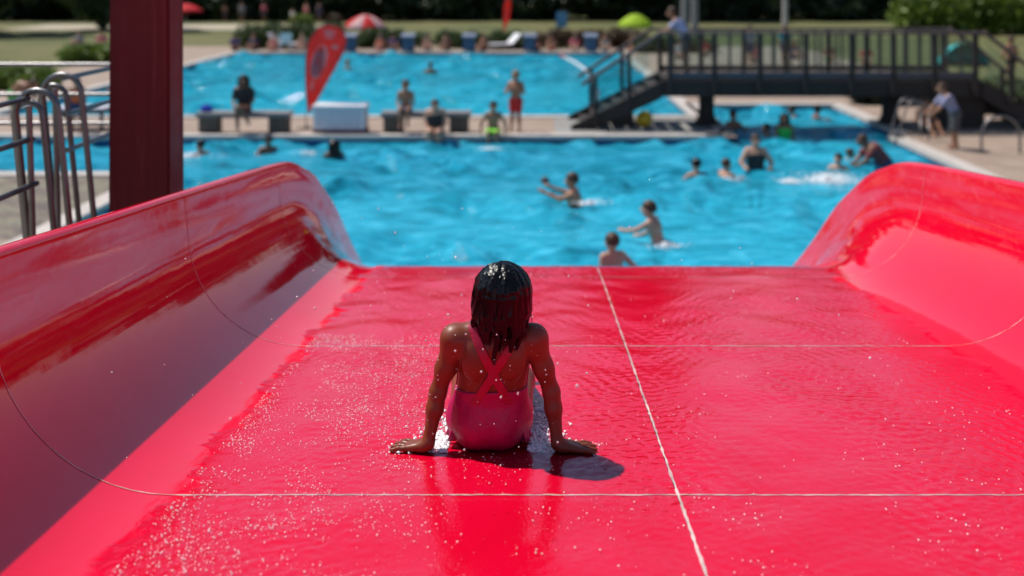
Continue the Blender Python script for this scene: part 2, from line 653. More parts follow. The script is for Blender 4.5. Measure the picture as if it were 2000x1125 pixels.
class SDF:
    def __init__(s, lo, hi, h):
        s.lo = np.array(lo, float)
        s.h = h
        n = np.ceil((np.array(hi) - s.lo) / h).astype(int) + 1
        s.F = np.full(n, .5, np.float32)
        s.ax = [s.lo[i] + h * np.arange(n[i], dtype=np.float32) for i in range(3)]
    def _box(s, lo, hi):
        a = np.clip(np.floor((np.array(lo) - s.lo) / s.h).astype(int), 0, np.array(s.F.shape))
        b = np.clip(np.ceil((np.array(hi) - s.lo) / s.h).astype(int) + 1, 0, np.array(s.F.shape))
        sl_ = tuple(slice(a[i], b[i]) for i in range(3))
        if any(b <= a):
            return None, None
        X = s.ax[0][sl_[0]][:, None, None]
        Y = s.ax[1][sl_[1]][None, :, None]
        Z = s.ax[2][sl_[2]][None, None, :]
        return sl_, (X, Y, Z)
    def _join(s, sl_, d, k):
        f = s.F[sl_]
        if k > 0:
            hh = np.maximum(k - np.abs(f - d), 0) / k
            s.F[sl_] = np.minimum(f, d) - hh * hh * k * .25
        else:
            s.F[sl_] = np.minimum(f, d)
    def cap(s, a, b, ra, rb, k=0.0, sq=(1, 1, 1)):
        a = np.array(a, float)
        b = np.array(b, float)
        pad = max(ra, rb) * max(1, max(1 / q for q in sq)) + k + 2 * s.h
        sl_, P = s._box(np.minimum(a, b) - pad, np.maximum(a, b) + pad)
        if sl_ is None:
            return s
        sq = np.array(sq, float)
        aa, bb = a * sq, b * sq
        ba = bb - aa
        L = max(float(ba @ ba), 1e-9)
        pa = [P[i] * sq[i] - aa[i] for i in range(3)]
        t = np.clip((pa[0] * ba[0] + pa[1] * ba[1] + pa[2] * ba[2]) / L, 0, 1)
        d = np.sqrt((pa[0] - ba[0] * t) ** 2 + (pa[1] - ba[1] * t) ** 2 + (pa[2] - ba[2] * t) ** 2) - (ra + (rb - ra) * t)
        s._join(sl_, d.astype(np.float32), k)
        return s
    def ell(s, c, r, k=0.0):
        c = np.array(c, float)
        r = np.array(r, float)
        sl_, P = s._box(c - r - k - 2 * s.h, c + r + k + 2 * s.h)
        if sl_ is None:
            return s
        q = [(P[i] - c[i]) / r[i] for i in range(3)]
        k0 = np.sqrt(q[0] ** 2 + q[1] ** 2 + q[2] ** 2)
        k1 = np.sqrt((q[0] / r[0]) ** 2 + (q[1] / r[1]) ** 2 + (q[2] / r[2]) ** 2) + 1e-6
        s._join(sl_, (k0 * (k0 - 1) / k1).astype(np.float32), k)
        return s
    def carve(s, a, b, r, k):
        keep = s.F
        s.F = np.full(keep.shape, .5, np.float32)
        s.cap(a, b, r, r, 0)
        d = -s.F
        hh = np.maximum(k - np.abs(keep - d), 0) / k
        s.F = (np.maximum(keep, d) + hh * hh * k * .25).astype(np.float32)
        return s
    def grid(s):
        return s.ax[0][:, None, None], s.ax[1][None, :, None], s.ax[2][None, None, :]
    def mesh(s, name, F=None):
        V, Q = surface_nets(s.F if F is None else F, s.lo, s.h)
        return np_mesh(name, V, Q)
def np_mesh(name, V, Q, smooth=True):
    me = bpy.data.meshes.new(name)
    me.vertices.add(len(V))
    me.vertices.foreach_set('co', np.asarray(V, np.float32).ravel())
    Q = np.asarray(Q, np.int32)
    k = Q.shape[1]
    me.loops.add(Q.size)
    me.loops.foreach_set('vertex_index', Q.ravel())
    me.polygons.add(len(Q))
    me.polygons.foreach_set('loop_start', np.arange(0, Q.size, k, dtype=np.int32))
    me.polygons.foreach_set('use_smooth', np.full(len(Q), smooth))
    me.update(calc_edges=True)
    me.validate()
    return me

# ================================================================== SETTING
WATER_Z = -0.12
def sheet(name, rects, z, m, label, cat, th=0.0):
    mb = MB()
    for x0, x1, y0, y1 in rects:
        mb.add([(x0, y0, z), (x1, y0, z), (x1, y1, z), (x0, y1, z)], [(0, 1, 2, 3)])
    o = mb.build(name, m, fix=False)
    return tag(o, label, cat, kind='structure')

# plan: near pool  x -20..8.2, y 9.6..22.4 (left of x=-6.9 only from y 18.2), channel x 4.7..8.6 y 22.4..28
#       far pool   x -14.5..4.2, y 25.7..47.5
sheet('lawn', [(-400, -19, 34, 500), (14, 400, 31, 500), (-19, 14, 52, 500), (-400, -60, -60, 34), (60, 400, -60, 31)], -.01, M_GRASS,
      'dry sunlit lawn stretching from the pool terrace to the trees', 'lawn')
sheet('deck', [(-60, -20, -8, 34), (-20, -19, -8, 34), (-19, -6.9, -8, 13.6), (-6.9, 8.2, -8, 9.6), (8.2, 60, -8, 22.4), (8.6, 60, 22.4, 28), (8.6, 60, 28, 31), (-20, 4.7, 22.4, 25.7),
               (4.2, 4.7, 25.7, 28), (-19, -14.5, 25.7, 52), (4.2, 8.6, 28, 31), (4.2, 14, 31, 52), (-14.5, 4.2, 47.5, 52)], 0, M_DECK,
      'beige paved terrace around the swimming pools', 'terrace')
sheet('stone_terrace', [(-19, -6.9, 13.6, 18.2)], 0.002, M_STONE, 'weathered mossy stone terrace beside the pool, behind the steel handrails', 'terrace')
sheet('grey_slab_strip', [(.52, 4.3, 22.42, 25.6)], .006, M_GREY, 'grey slab strip under the foot of the footbridge stairs', 'paving')
sheet('path', [(-38, -12, 69, 76.5)], 0.0, simple('path_gravel', (.42, .36, .27), .9, .2, 3), 'pale gravel path in front of the dark wood', 'path')

def basin(name, loops, floor_rects, depth, label, dark_band=None):
    root = empty(name)
    tag(root, label, 'pool basin', kind='structure')
    mb = MB()
    for x0, x1, y0, y1 in floor_rects:
        mb.add([(x0, y0, -depth), (x1, y0, -depth), (x1, y1, -depth), (x0, y1, -depth)], [(0, 1, 2, 3)])
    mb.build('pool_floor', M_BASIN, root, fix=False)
    if dark_band:
        MB().box(*dark_band, .006).build('added_dark_band', M_BAND, root)  # added block imitating the dark wall reflection along the far edge
    wb = MB()
    for a, b in zip(loops, loops[1:] + loops[:1]):
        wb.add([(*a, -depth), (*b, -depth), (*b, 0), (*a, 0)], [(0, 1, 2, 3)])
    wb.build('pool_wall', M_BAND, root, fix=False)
    for a, b in zip(loops, loops[1:] + loops[:1]):
        a_, b_ = Vector((*a, 0)), Vector((*b, 0))
        d = (b_ - a_).normalized()
        nrm = Vector((d.y, -d.x, 0))
        p = [a_ - nrm * .03 - d * .03, b_ - nrm * .03 + d * .03, b_ + nrm * .32 + d * .3, a_ + nrm * .32 - d * .3]
        cm = MB()
        cm.add([(q.x, q.y, -.06) for q in p] + [(q.x, q.y, .035) for q in p], [(3, 2, 1, 0), (4, 5, 6, 7), (0, 1, 5, 4), (1, 2, 6, 5), (2, 3, 7, 6), (3, 0, 4, 7)])
        cm.build('coping', M_COPING, root)
    return root
near_loop = [(-6.9, 9.6), (8.2, 9.6), (8.2, 22.4), (8.6, 23.4), (8.6, 28), (4.7, 28), (4.7, 23.1), (4.3, 22.4), (-20, 22.4), (-20, 18.2), (-6.9, 18.2)]
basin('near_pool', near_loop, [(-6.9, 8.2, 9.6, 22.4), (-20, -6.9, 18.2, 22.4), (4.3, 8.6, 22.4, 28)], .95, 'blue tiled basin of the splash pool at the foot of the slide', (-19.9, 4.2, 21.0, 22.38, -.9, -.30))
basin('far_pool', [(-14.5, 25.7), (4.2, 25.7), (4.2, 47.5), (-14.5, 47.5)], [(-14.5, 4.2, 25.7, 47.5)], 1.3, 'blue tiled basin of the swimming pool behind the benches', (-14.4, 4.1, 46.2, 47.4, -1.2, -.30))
def wave_height(X, Y, seed, lmin, lmax, n, slope, dirspread=PI):
    """sum of many small travelling waves"""
    rg = np.random.default_rng(seed)
    Z = np.zeros(np.broadcast(X, Y).shape)
    for _ in range(n):
        lam = lmin * (lmax / lmin) ** rg.random()
        a = PI / 2 + rg.uniform(-dirspread, dirspread)
        k = 2 * PI / lam
        ph = rg.uniform(0, 2 * PI)
        Z += slope / k * math.sqrt(2 / n) * np.sin(k * (math.cos(a) * X + math.sin(a) * Y) + ph)
    return Z
def wavy_sheet(rects, z, res, seed, lmin, lmax, slope):
    V, Q, base = [], [], 0
    for x0, x1, y0, y1 in rects:
        nx, ny = int(round((x1 - x0) / res)) + 1, int(round((y1 - y0) / res)) + 1
        X, Y = np.meshgrid(np.linspace(x0, x1, nx), np.linspace(y0, y1, ny), indexing='ij')
        patch = .55 + .45 * np.tanh(1.5 * wave_height(X, Y, seed + 9, 2.5, 6.0, 14, 1.6))
        Z = z + wave_height(X, Y, seed, lmin, lmax, 46, slope) * patch
        V.append(np.stack([X.ravel(), Y.ravel(), Z.ravel()], 1))
        I = np.arange(nx * ny).reshape(nx, ny) + base
        Q.append(np.stack([I[:-1, :-1], I[1:, :-1], I[1:, 1:], I[:-1, 1:]], -1).reshape(-1, 4))
        base += nx * ny
    return np_mesh('water', np.concatenate(V), np.concatenate(Q))
NEAR_RECTS = [(-6.9, 4.7, 9.62, 22.4), (4.7, 8.2, 9.62, 22.4), (-19.98, -6.9, 18.22, 22.4), (4.7, 8.6, 22.4, 27.98)]
tag(link('water', wavy_sheet(NEAR_RECTS, WATER_Z, .05, 3, .25, 2.2, .42), M_WATER), 'rippled bright blue water of the splash pool below the slide', 'water', kind='structure')
tag(link('water', wavy_sheet([(-14.48, 4.18, 25.72, 47.48)], WATER_Z, .085, 5, .4, 3.0, .42), M_WATER2), 'teal water of the swimming pool behind the benches', 'water', kind='structure')

# ------------------------------------------------------------------ foliage
def leaf_cloud(centers, n, size, rng, flat=.5):
    """n small two-triangle leaves spread through balls (x,y,z,rx,ry,rz)"""
    centers = np.array(centers)
    vol = centers[:, 3] * centers[:, 4] * centers[:, 5]
    pick = rng.choice(len(centers), n, p=vol / vol.sum())
    d = rng.normal(size=(n, 3))
    d /= np.linalg.norm(d, axis=1)[:, None]
    rad = rng.uniform(.45, 1.05, n) ** .6
    c = centers[pick, :3] + d * rad[:, None] * centers[pick, 3:]
    u = rng.normal(size=(n, 3))
    u /= np.linalg.norm(u, axis=1)[:, None]
    w = np.cross(u, d + rng.normal(size=(n, 3)) * flat)
    w /= np.linalg.norm(w, axis=1)[:, None] + 1e-9
    s = size * rng.uniform(.6, 1.4, n)[:, None]
    V = np.stack([c - u * s, c + w * s * .5, c + u * s, c - w * s * .5], 1).reshape(-1, 3)
    Q = np.arange(4 * n).reshape(n, 4)
    return V, Q
RNG = np.random.default_rng(7)
def tree_mesh(seed, H, low, nleaf, lsize):
    rng = np.random.default_rng(seed)
    balls = []
    for i in range(26):
        z = rng.uniform(low, H * .93)
        f = 1 - abs((z - H * .5) / (H * .62)) ** 2
        rr = max(.5, H * .27 * max(.12, f))
        a = rng.uniform(0, 2 * PI)
        q = rr * rng.uniform(.2, .95)
        b = H * rng.uniform(.08, .15)
        balls.append((q * math.cos(a), q * math.sin(a), z, b, b, b * .8))
    V, Q = leaf_cloud(balls, nleaf, lsize, rng)
    crown = np_mesh('crown', V, Q, False)
    tb = MB()
    tb.tube([(0, 0, -.2), (.05, .03, H * .2), (-.08, .1, H * .5), (.05, 0, H * .8)], [H * .024, H * .019, H * .013, H * .004], 8)
    for i in range(9):
        b = balls[i]
        z0 = b[2] * .55 + .3
        tb.tube([(0, 0, z0), (b[0] * .5, b[1] * .5, z0 * .5 + b[2] * .5), (b[0], b[1], b[2])], [H * .009, H * .006, H * .002], 6)
    return crown, tb.mesh('trunk')
TREES = [tree_mesh(s, H, low, 9000, .34) for s, H, low in ((1, 15, 1.2), (2, 13.5, .9), (3, 16.5, 1.6))]
tree_rnd = random.Random(4)
def tree(x, y, kind, sc, label, m):
    root = empty('tree', (x, y, 0), tree_rnd.uniform(0, 6.28))
    root.scale = (sc, sc, sc)
    tag(root, label, 'tree', 'trees of the wood behind the pools')
    cr = link('crown', TREES[kind][0], None, root)
    if not TREES[kind][0].materials:
        TREES[kind][0].materials.append(M_LEAF_D)
    if m is not None:
        cr.material_slots[0].link = 'OBJECT'
        cr.material_slots[0].material = m
    link('trunk', TREES[kind][1], M_BARK, root)
    return root
tx = -62.0
i = 0
while tx < 62:
    tree(tx, 88 + tree_rnd.uniform(-2.5, 6), i % 3, tree_rnd.uniform(.45, .72), 'dark leafy tree standing in the wood behind the lawn', None)
    tx += tree_rnd.uniform(5.0, 7.5)
    i += 1
tx = -75.0
while tx < 75:
    tree(tx, 99 + tree_rnd.uniform(-2, 4), i % 3, tree_rnd.uniform(.60, .85), 'tall dark tree in the back row of the wood', None)
    tx += tree_rnd.uniform(5.5, 7.5)
    i += 1
tree(6.6, 86, 0, .95, 'broad tree of the wood standing next to the tallest one', None)
tree(9.6, 87, 2, 1.08, 'tallest tree of the wood, rising above its neighbours near the lamp masts', None)
for x, y, k, s_ in ((-36, 64, 0, .8), (-42, 67, 1, .85), (-31, 70, 2, .75), (40, 62, 0, .8), (44, 48, 1, .85), (47, 34, 2, .8), (-52, 66, 1, .8), (-55, 50, 2, .9)):
    tree(x, y, k, s_, 'leafy tree at the side of the lawn beyond the pools', M_LEAF_M)
# undergrowth below the trees: one mass
balls = [(RNG.uniform(-62, 62), 82.5 + RNG.uniform(0, 5), RNG.uniform(.2, 3.4), RNG.uniform(1.2, 2.4), RNG.uniform(1, 1.8), RNG.uniform(.8, 1.6)) for _ in range(420)]
V, Q = leaf_cloud(balls, 90000, .34, RNG)
V[:, 2] = np.maximum(V[:, 2], .0)
tag(link('undergrowth', np_mesh('undergrowth', V, Q, False), M_LEAF_D), 'dark shaded undergrowth along the edge of the wood', 'undergrowth', kind='stuff')

def hedge(x0, x1, y0, y1, h, n, m, label, lsize=.055, name='hedge', group=None, lumps=1.0):
    rng = np.random.default_rng(int(abs(x0 * 31 + y0 * 7)) + 5)
    root = empty(name, ((x0 + x1) / 2, (y0 + y1) / 2, 0))
    tag(root, label, 'hedge' if name == 'hedge' else 'bush', group)
    sx, sy = (x1 - x0) / 2, (y1 - y0) / 2
    k = max(3, int((x1 - x0) * (y1 - y0) / .35))
    k = min(int(k * 2.2), 160)
    balls = []
    for _ in range(k):
        r = min(sx, sy, h * .5) * rng.uniform(.6, 1.05)
        balls.append((rng.uniform(-sx + r * .6, sx - r * .6), rng.uniform(-sy + r * .6, sy - r * .6), rng.uniform(r * .5, max(r * .55, h - r * .8)) * lumps, r, r, r * .9))
    V, Q = leaf_cloud(balls, int(n * 2.2), lsize * 1.5, rng)
    V[:, 2] = np.maximum(V[:, 2], .01)
    link('foliage', np_mesh('foliage', V, Q, False), m, root)
    for b in balls[:5]:
        MB().tube([(b[0], b[1], -.02), (b[0] + .03, b[1], b[2] + b[5] * .4)], [.025, .008], 5).build('stem', M_BARK, root)
    return root
hedge(-15.5, -9.6, 50.2, 51.6, 1.35, 5200, M_LEAF_M, 'rough green hedge behind the loungers at the corner of the far pool')
hedge(-9.2, -6.5, 50.2, 51.4, 1.1, 3000, M_LEAF_M, 'green hedge under the red and white parasol')
hedge(-6.2, -.3, 50.2, 51.4, .95, 4800, M_LEAF_M, 'clipped green hedge behind the starting blocks')
hedge(-.1, 6.2, 50.4, 51.6, 1.05, 4800, M_BRONZE, 'bronze coloured hedge running behind the blue sign towards the footbridge')
hedge(-13.4, -11.9, 52.2, 53.4, 1.75, 1800, M_LEAF_L, 'lime green bush with bright leaves behind the white chair', name='bush')
hedge(-11.5, -10.5, 52.0, 53.0, 1.85, 1500, M_BRONZE, 'tall reddish brown shrub beside the lime bush', name='bush')
hedge(-18.6, -15.4, 31.2, 32.6, .85, 4200, M_LEAF_L, 'yellow green hedge at the edge of the left lawn behind the bathers')
hedge(-20.6, -16.3, 41.0, 43.0, .85, 4200, M_LEAF_L, 'low bright green hedge in front of the people resting on the lawn')
hedge(11.6, 16.5, 25.9, 27.6, .95, 5200, M_LEAF_M, 'dark green clipped hedge beside the far stairs of the footbridge')
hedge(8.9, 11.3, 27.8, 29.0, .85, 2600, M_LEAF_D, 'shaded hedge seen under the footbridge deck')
hedge(4.9, 9.4, 47.2, 48.4, .8, 3000, M_LEAF_M, 'green hedge on the terrace glimpsed between the bridge posts')
hedge(24, 44, 62, 66, 3.6, 9000, M_LEAF_L, 'tall sunlit hedge bank along the right lawn before the wood', lsize=.16)

# ================================================================== SLIDE
XC, HALF = 0.40, 1.40
def floor_z(y):
    pts = FLOORPTS
    return float(np.interp(y, pts[0], pts[1]))
_py = [-1.5, 5.45, 5.75, 6.15, 6.75, 7.46, 8.1, 8.46, 9.0, 9.5, 10.0, 10.5, 11.0]
_pz = [2.523 + .109 * 1.5, 2.523 - .109 * 5.45, 1.893, 1.838, 1.645, 1.26, .81, .58, .25, .05, -.08, -.13, -.15]
def _smooth():
    yy = np.linspace(-1.5, 11.0, 501)
    zz = np.interp(yy, _py, _pz)
    k = np.ones(15) / 15
    zp = np.concatenate([zz[:1] - (np.arange(7, 0, -1)) * (zz[1] - zz[0]), zz, zz[-1] + np.arange(1, 8) * (zz[-1] - zz[-2])])
    return yy, np.convolve(zp, k, 'valid')
FLOORPTS = _smooth()
def half_profile():
    """from the centre line outwards: (offset from centre, height), inner surface then rim flange"""
    p = [(.004, 0.0)]
    for i in range(1, 9):
        p.append((HALF * i / 9, 0.0))
    for i in range(0, 15):
        a = PI / 2 * i / 14
        p.append((HALF + .5 * math.sin(a), .5 - .5 * math.cos(a)))
    p += [(HALF + .508, .58), (HALF + .516, .635)]
    for i in range(0, 6):               # rounded rim
        a = PI - PI * i / 5
        p.append((HALF + .546 + .03 * math.cos(a), .645 + .022 * math.sin(a)))
    p += [(HALF + .577, .60), (HALF + .577, .545)]
    q = [(HALF + .566, .545), (HALF + .566, .60), (HALF + .548, .63)]
    for i in range(0, 9):               # outer skin back to the centre
        a = PI / 2 * (1 - i / 8)
        q.append((HALF + .53 * math.sin(a), .5 - .53 * math.cos(a)))
    q += [(HALF * .5, -.03), (.004, -.03)]
    return p + q
NIN = 9 + 15 + 2 + 6 + 2
PROF = half_profile()
slide = empty('water_slide', (XC, 0, 0))
tag(slide, 'wide red plastic water slide with high curved side walls', 'water slide')
MOD = [-.38, 1.155, 2.69, 4.22, 5.75, 7.28, 8.81, 10.9]
GAP = .0025
def side_shape(y):
    """walls get lower and round off at the lower end"""
    return 1.0 - .0 * y
for mi in range(len(MOD) - 1):
    y0, y1 = MOD[mi] + GAP, MOD[mi + 1] - GAP
    ny = 10 if mi < 3 else 26
    for s in (-1, 1):
        n = len(PROF)
        def row(y, k0, k1):
            z = floor_z(y)
            e = 1.0
            if y > 10.3:
                e = math.sqrt(max(0.0, 1 - ((y - 10.3) / .62) ** 2)) * .7 + .3
            return [(s * px, y, z + (pz * e if pz > 0 else pz)) for px, pz in PROF[k0:k1]]
        mb = MB()
        ys = [y0 + (y1 - y0) * j / ny for j in range(ny + 1)]
        for k0, k1 in ((0, NIN), (NIN - 1, n)):                   # inner skin with rim, outer skin
            m = k1 - k0
            v = [q for y in ys for q in row(y, k0, k1)]
            fq = [(j * m + k, j * m + k + 1, (j + 1) * m + k + 1, (j + 1) * m + k) for j in range(ny) for k in range(m - 1)]
            if s < 0:
                fq = [q[::-1] for q in fq]
            mb.add(v, fq, True)
        v = [q for y in ys for q in (row(y, 0, 1)[0], row(y, n - 1, n)[0])]
        mb.add(v, [(2 * j, 2 * j + 1, 2 * j + 3, 2 * j + 2)[::s] for j in range(ny)])
        mb.add(row(y0, 0, n), [tuple(range(n))[::s]])
        mb.add(row(y1, 0, n), [tuple(range(n))[::-s]])
        me = mb.mesh('panel', False)
        me.materials.append(M_SLIDE)
        # world-aligned texture space
        o = link('panel', me, None, slide)
rs = random.Random(3)
# pale sealant lines between the panels
inner = [p for p in PROF[:9 + 15 + 2]]
for mi, y in enumerate(MOD[1:-1]):
    for s in (-1, 1):
        v, f = [], []
        wob = [rs.uniform(-1, 1) for _ in range(400)]
        pts = []
        for a, b in zip(inner[:-1], inner[1:]):
            m = 9 if abs(b[1] - a[1]) < 1e-6 else 2
            for q in range(m):
                pts.append((a[0] + (b[0] - a[0]) * q / m, a[1] + (b[1] - a[1]) * q / m))
        pts.append(inner[-1])
        for i, (px, pz) in enumerate(pts):
            flat = px < HALF
            w_ = (.0028 if flat else .0013) * (1 + .55 * wob[i])
            dy = .0022 * wob[(i * 7) % 400] if flat else 0
            # inward normal
            if px <= HALF:
                nx_, nz_ = 0, 1
            else:
                nx_, nz_ = (HALF - px), (.5 - pz) if pz < .5 else 0
                q = math.hypot(nx_, nz_)
                nx_, nz_ = nx_ / q, nz_ / q
            for e in (-1, 1):
                yy = y + dy + e * w_
                v.append((s * (px + nx_ * .0015), yy, floor_z(yy) + pz + nz_ * .0015))
        for i in range(len(pts) - 1):
            f.append((2 * i, 2 * i + 1, 2 * i + 3, 2 * i + 2))
        mb = MB()
        mb.add(v, f)
        mb.build('seam', M_SEAM, slide, fix=False)
for mi in range(len(MOD) - 1):
    v, f = [], []
    N = 60
    for j in range(N + 1):
        y = MOD[mi] + (MOD[mi + 1] - MOD[mi]) * j / N
        w_ = .0037 * (1 + .45 * rs.uniform(-1, 1))
        dx = .0012 * rs.uniform(-1, 1)
        for e in (-1, 1):
            v.append((dx + e * w_, y, floor_z(y) + .0022))
    for j in range(N):
        f.append((2 * j, 2 * j + 1, 2 * j + 3, 2 * j + 2))
    mb = MB()
    mb.add(v, f)
    mb.build('seam', M_SEAM, slide, fix=False)
# legs carrying the slide, below the floor
for y in (.6, 3.4, 6.2, 8.0):
    for s in (-1, 1):
        mb = MB()
        zt = floor_z(y) - .02
        mb.box(s * 1.1 - .07, s * 1.1 + .07, y - .07, y + .07, -.0, zt, .008)
        mb.build('support_leg', M_DARKMET, slide)
    mb = MB()
    mb.box(-1.3, 1.3, y - .05, y + .05, floor_z(y) - .16, floor_z(y) - .045, .006)
    mb.build('cross_beam', M_DARKMET, slide)

# running water on the slide floor: a thin rippled sheet, calm in places, ragged at the sides
fx, fy = np.linspace(-1.06, 1.86, 390), np.linspace(1.5, 6.5, 660)
X, Y = np.meshgrid(fx, fy, indexing='ij')
def blob(cx, cy, rx, ry): return np.exp(-((X - cx) / rx) ** 2 - ((Y - cy) / ry) ** 2)
sheetn = wave_height(X, Y * .6, 21, .35, 1.3, 24, 3.2)
calm = 1 / (1 + np.exp(-3.2 * (sheetn + .1)))
calm = np.clip(calm, .22, 1)
calm *= 1 - .96 * np.clip(1.5 * blob(.52, 5.15, .20, .62) + 1.2 * blob(-.10, 2.55, .30, .42), 0, 1)
fine_ = wave_height(X, Y, 31, .014, .06, 70, .15, 1.4)
mid_ = wave_height(X, Y * .8, 32, .12, .5, 30, .026, 1.0)
front = .0016 * np.sin(6.5 * (Y * 1.9 + .45 * (X - .4) ** 2 + .5 * sheetn))         # bowed sheets of water
FZ = np.interp(Y, FLOORPTS[0], FLOORPTS[1]) + .0052 + fine_ * calm + mid_ + front * .3
rag = .030 * np.sin(Y * 9.3 + 1.2) + .022 * np.sin(Y * 23.7) + .014 * np.sin(Y * 57 + .4) + .008 * np.sin(Y * 131)
inside = (X > -1.0 + rag) & (X < 1.80 + rag[:, ::-1] * .9)
dist = np.minimum(X - (-1.0 + rag), 1.80 + rag[:, ::-1] * .9 - X)
FZ -= .0048 * np.exp(-np.clip(dist, 0, 1) / .02)
FZ = np.maximum(FZ, np.interp(Y, FLOORPTS[0], FLOORPTS[1]) + .0012)
outx = np.clip(np.abs(X - .4) - 1.4, 0, 1)
FZ += .5 - np.sqrt(np.clip(.25 - outx ** 2, 0, 1))
I = np.arange(X.size).reshape(X.shape)
Q = np.stack([I[:-1, :-1], I[1:, :-1], I[1:, 1:], I[:-1, 1:]], -1)
ok = inside[:-1, :-1] & inside[1:, :-1] & inside[1:, 1:] & inside[:-1, 1:]
Q = Q[ok]
used = np.unique(Q)
remap = np.full(X.size, -1)
remap[used] = np.arange(len(used))
tag(link('water_film', np_mesh('water_film', np.stack([X.ravel(), Y.ravel(), FZ.ravel()], 1)[used], remap[Q]), M_FILM), 'thin sheet of rippling water running down the red slide floor', 'water', kind='stuff')

# beads and flecks of water on the slide floor
def bead_field(n, fn, rmin, rmax, seed, name, label, m=M_DROP):
    r = random.Random(seed)
    mb = MB()
    c = 0
    while c < n:
        p = fn(r)
        if p is None:
            continue
        x, y = p
        rad = rmin + (rmax * 1.25 - rmin) * r.random() ** 4
        mb.dome((x, y, floor_z(y) + .0055), rad, 5, r.uniform(.5, 1.0))
        c += 1
    return tag(mb.build(name, m, fix=False), label, 'droplets', kind='stuff')
from mathutils import noise as mnoise
def f_left(r):
    y = r.uniform(1.9, 4.4)
    x = -.98 + abs(r.gauss(0, .42))
    if x > .9: return None
    q = mnoise.noise((x * 5, y * 3.2, 1.7)) + .7 * mnoise.noise((x * 14, y * 9, 4.1))
    return (x, y) if q > r.uniform(-.25, .75) else None
def f_all(r):
    y = 1.9 + 3.4 * r.random() ** 1.8
    x = r.uniform(-.9, 1.75)
    q = mnoise.noise((x * 3.2, y * 6, 8.2)) + .6 * mnoise.noise((x * 12, y * 12, 2.1))
    return (x, y) if q > r.uniform(.0, .8) else None
bead_field(12000, f_left, .0005, .0024, 11, 'water_drops', 'glittering water beads over the left part of the slide floor')
bead_field(2600, f_all, .0006, .0026, 12, 'water_drops', 'scattered water beads across the wet slide floor')

# red column beside the slide
colm = empty('red_column', (-2.272, 5.72, 0))
tag(colm, 'tall dark red square column standing behind the left slide wall', 'column')
mb = MB()
bm = bmesh.new()
bmesh.ops.create_cube(bm, size=1)
for q in bm.verts:
    k = 1.0 if q.co.z > 0 else 1.07
    q.co = Vector((q.co.x * .345 * k, q.co.y * .235 * k, 1.81 + q.co.z * 3.62))
bmesh.ops.bevel(bm, geom=[e for e in bm.edges if abs((e.verts[0].co - e.verts[1].co).z) > 1], offset=.012, segments=2, affect='EDGES')
me = bpy.data.meshes.new('shaft')
bm.to_mesh(me)
bm.free()
link('shaft', me, M_COLUMN, colm)
MB().box(-.27, .27, -.22, .22, 0, .03, .006).build('base_plate', M_DARKMET, colm)
for sx in (-1, 1):
    for sy in (-1, 1):
        MB().lathe([(.0, .062), (.02, .062), (.02, .03)], 8, sx * .235, sy * .185).build('bolt', M_STEEL, colm)

# stairs and steel handrails left of the slide
stair = empty('stairs', (-3.35, -1.6, 0))
tag(stair, 'concrete stairs climbing beside the slide under the steel handrails', 'stairs')
for k in range(8):
    MB().box(-.75, .75, 5.2 + k * .3 if k else 3.2, 5.5 + k * .3, 0, 1.36 - k * .17, .01).build('step', M_GREY, stair)

def rail(name, label, parts, loc=(0, 0, 0)):
    root = empty(name, loc)
    tag(root, label, 'handrail')
    for nm, pts, r in parts:
        MB().tube(pts, r, 12).build(nm, M_STEEL, root)
    return root
def loop_pts(x, y, ztop, w, zb, lean=-.10, dirv=(1, 0, 0)):
    """inverted U with a round top in the x-z plane"""
    r = w / 2
    up = []
    c = Vector((x, y, ztop - r))
    A = arc(c, r, PI, 0, 10, (1, 0, 0), (0, 0, 1))
    H = ztop - r - zb
    return [Vector((x - r - lean * H * 1.0, y, zb))] + A + [Vector((x + r - lean * H, y, zb))]
# first loop: wide arch with a narrow inner one, three bars running towards the viewer
def gate(x0, y, zt, zb, label, bars, back):
    P = []
    P.append(('post', loop_pts(x0, y, zt, .22, zb), .0165))
    P.append(('post', loop_pts(x0 - .085, y + .075, zt - .068, .15, zb), .0155))
    P.append(('post', [(x0 - .026, y - .03, zt - .075), (x0 + .015, y - .03, zb + .3), (x0 + .07, y - .03, zb)], .0155))
    for k, z in enumerate(bars):
        if back:
            P.append(('bar', [(x0 + .015 * k, y, z), (x0 + .015 * k, y + back, z)], .0148))
        else:
            xx = x0 - .045 + .022 * k
            P.append(('bar', [(xx, y, z), (xx, y - 3.0, z)], .0148))
    return rail('handrail', label, P)
gate(-2.565, 5.025, 3.079, 1.36, 'near steel handrail loop with tubes running beside the slide wall', (3.037, 2.83, 2.60), 0)
gate(-2.67, 5.51, 3.112, 1.02, 'second steel handrail loop with tubes leading behind the red column', (3.09, 2.887, 2.685), 1.6)
P = []
for z in (2.966, 2.726, 2.494):
    P.append(('bar', [(-5.6, 7.8, z), (-3.0, 7.8, z)], .016))
for x in (-5.3, -3.15):
    P.append(('post', [(x, 7.83, 0), (x, 7.83, 2.966)], .019))
rail('handrail', 'long horizontal three bar steel fence across the terrace behind the loops', P)

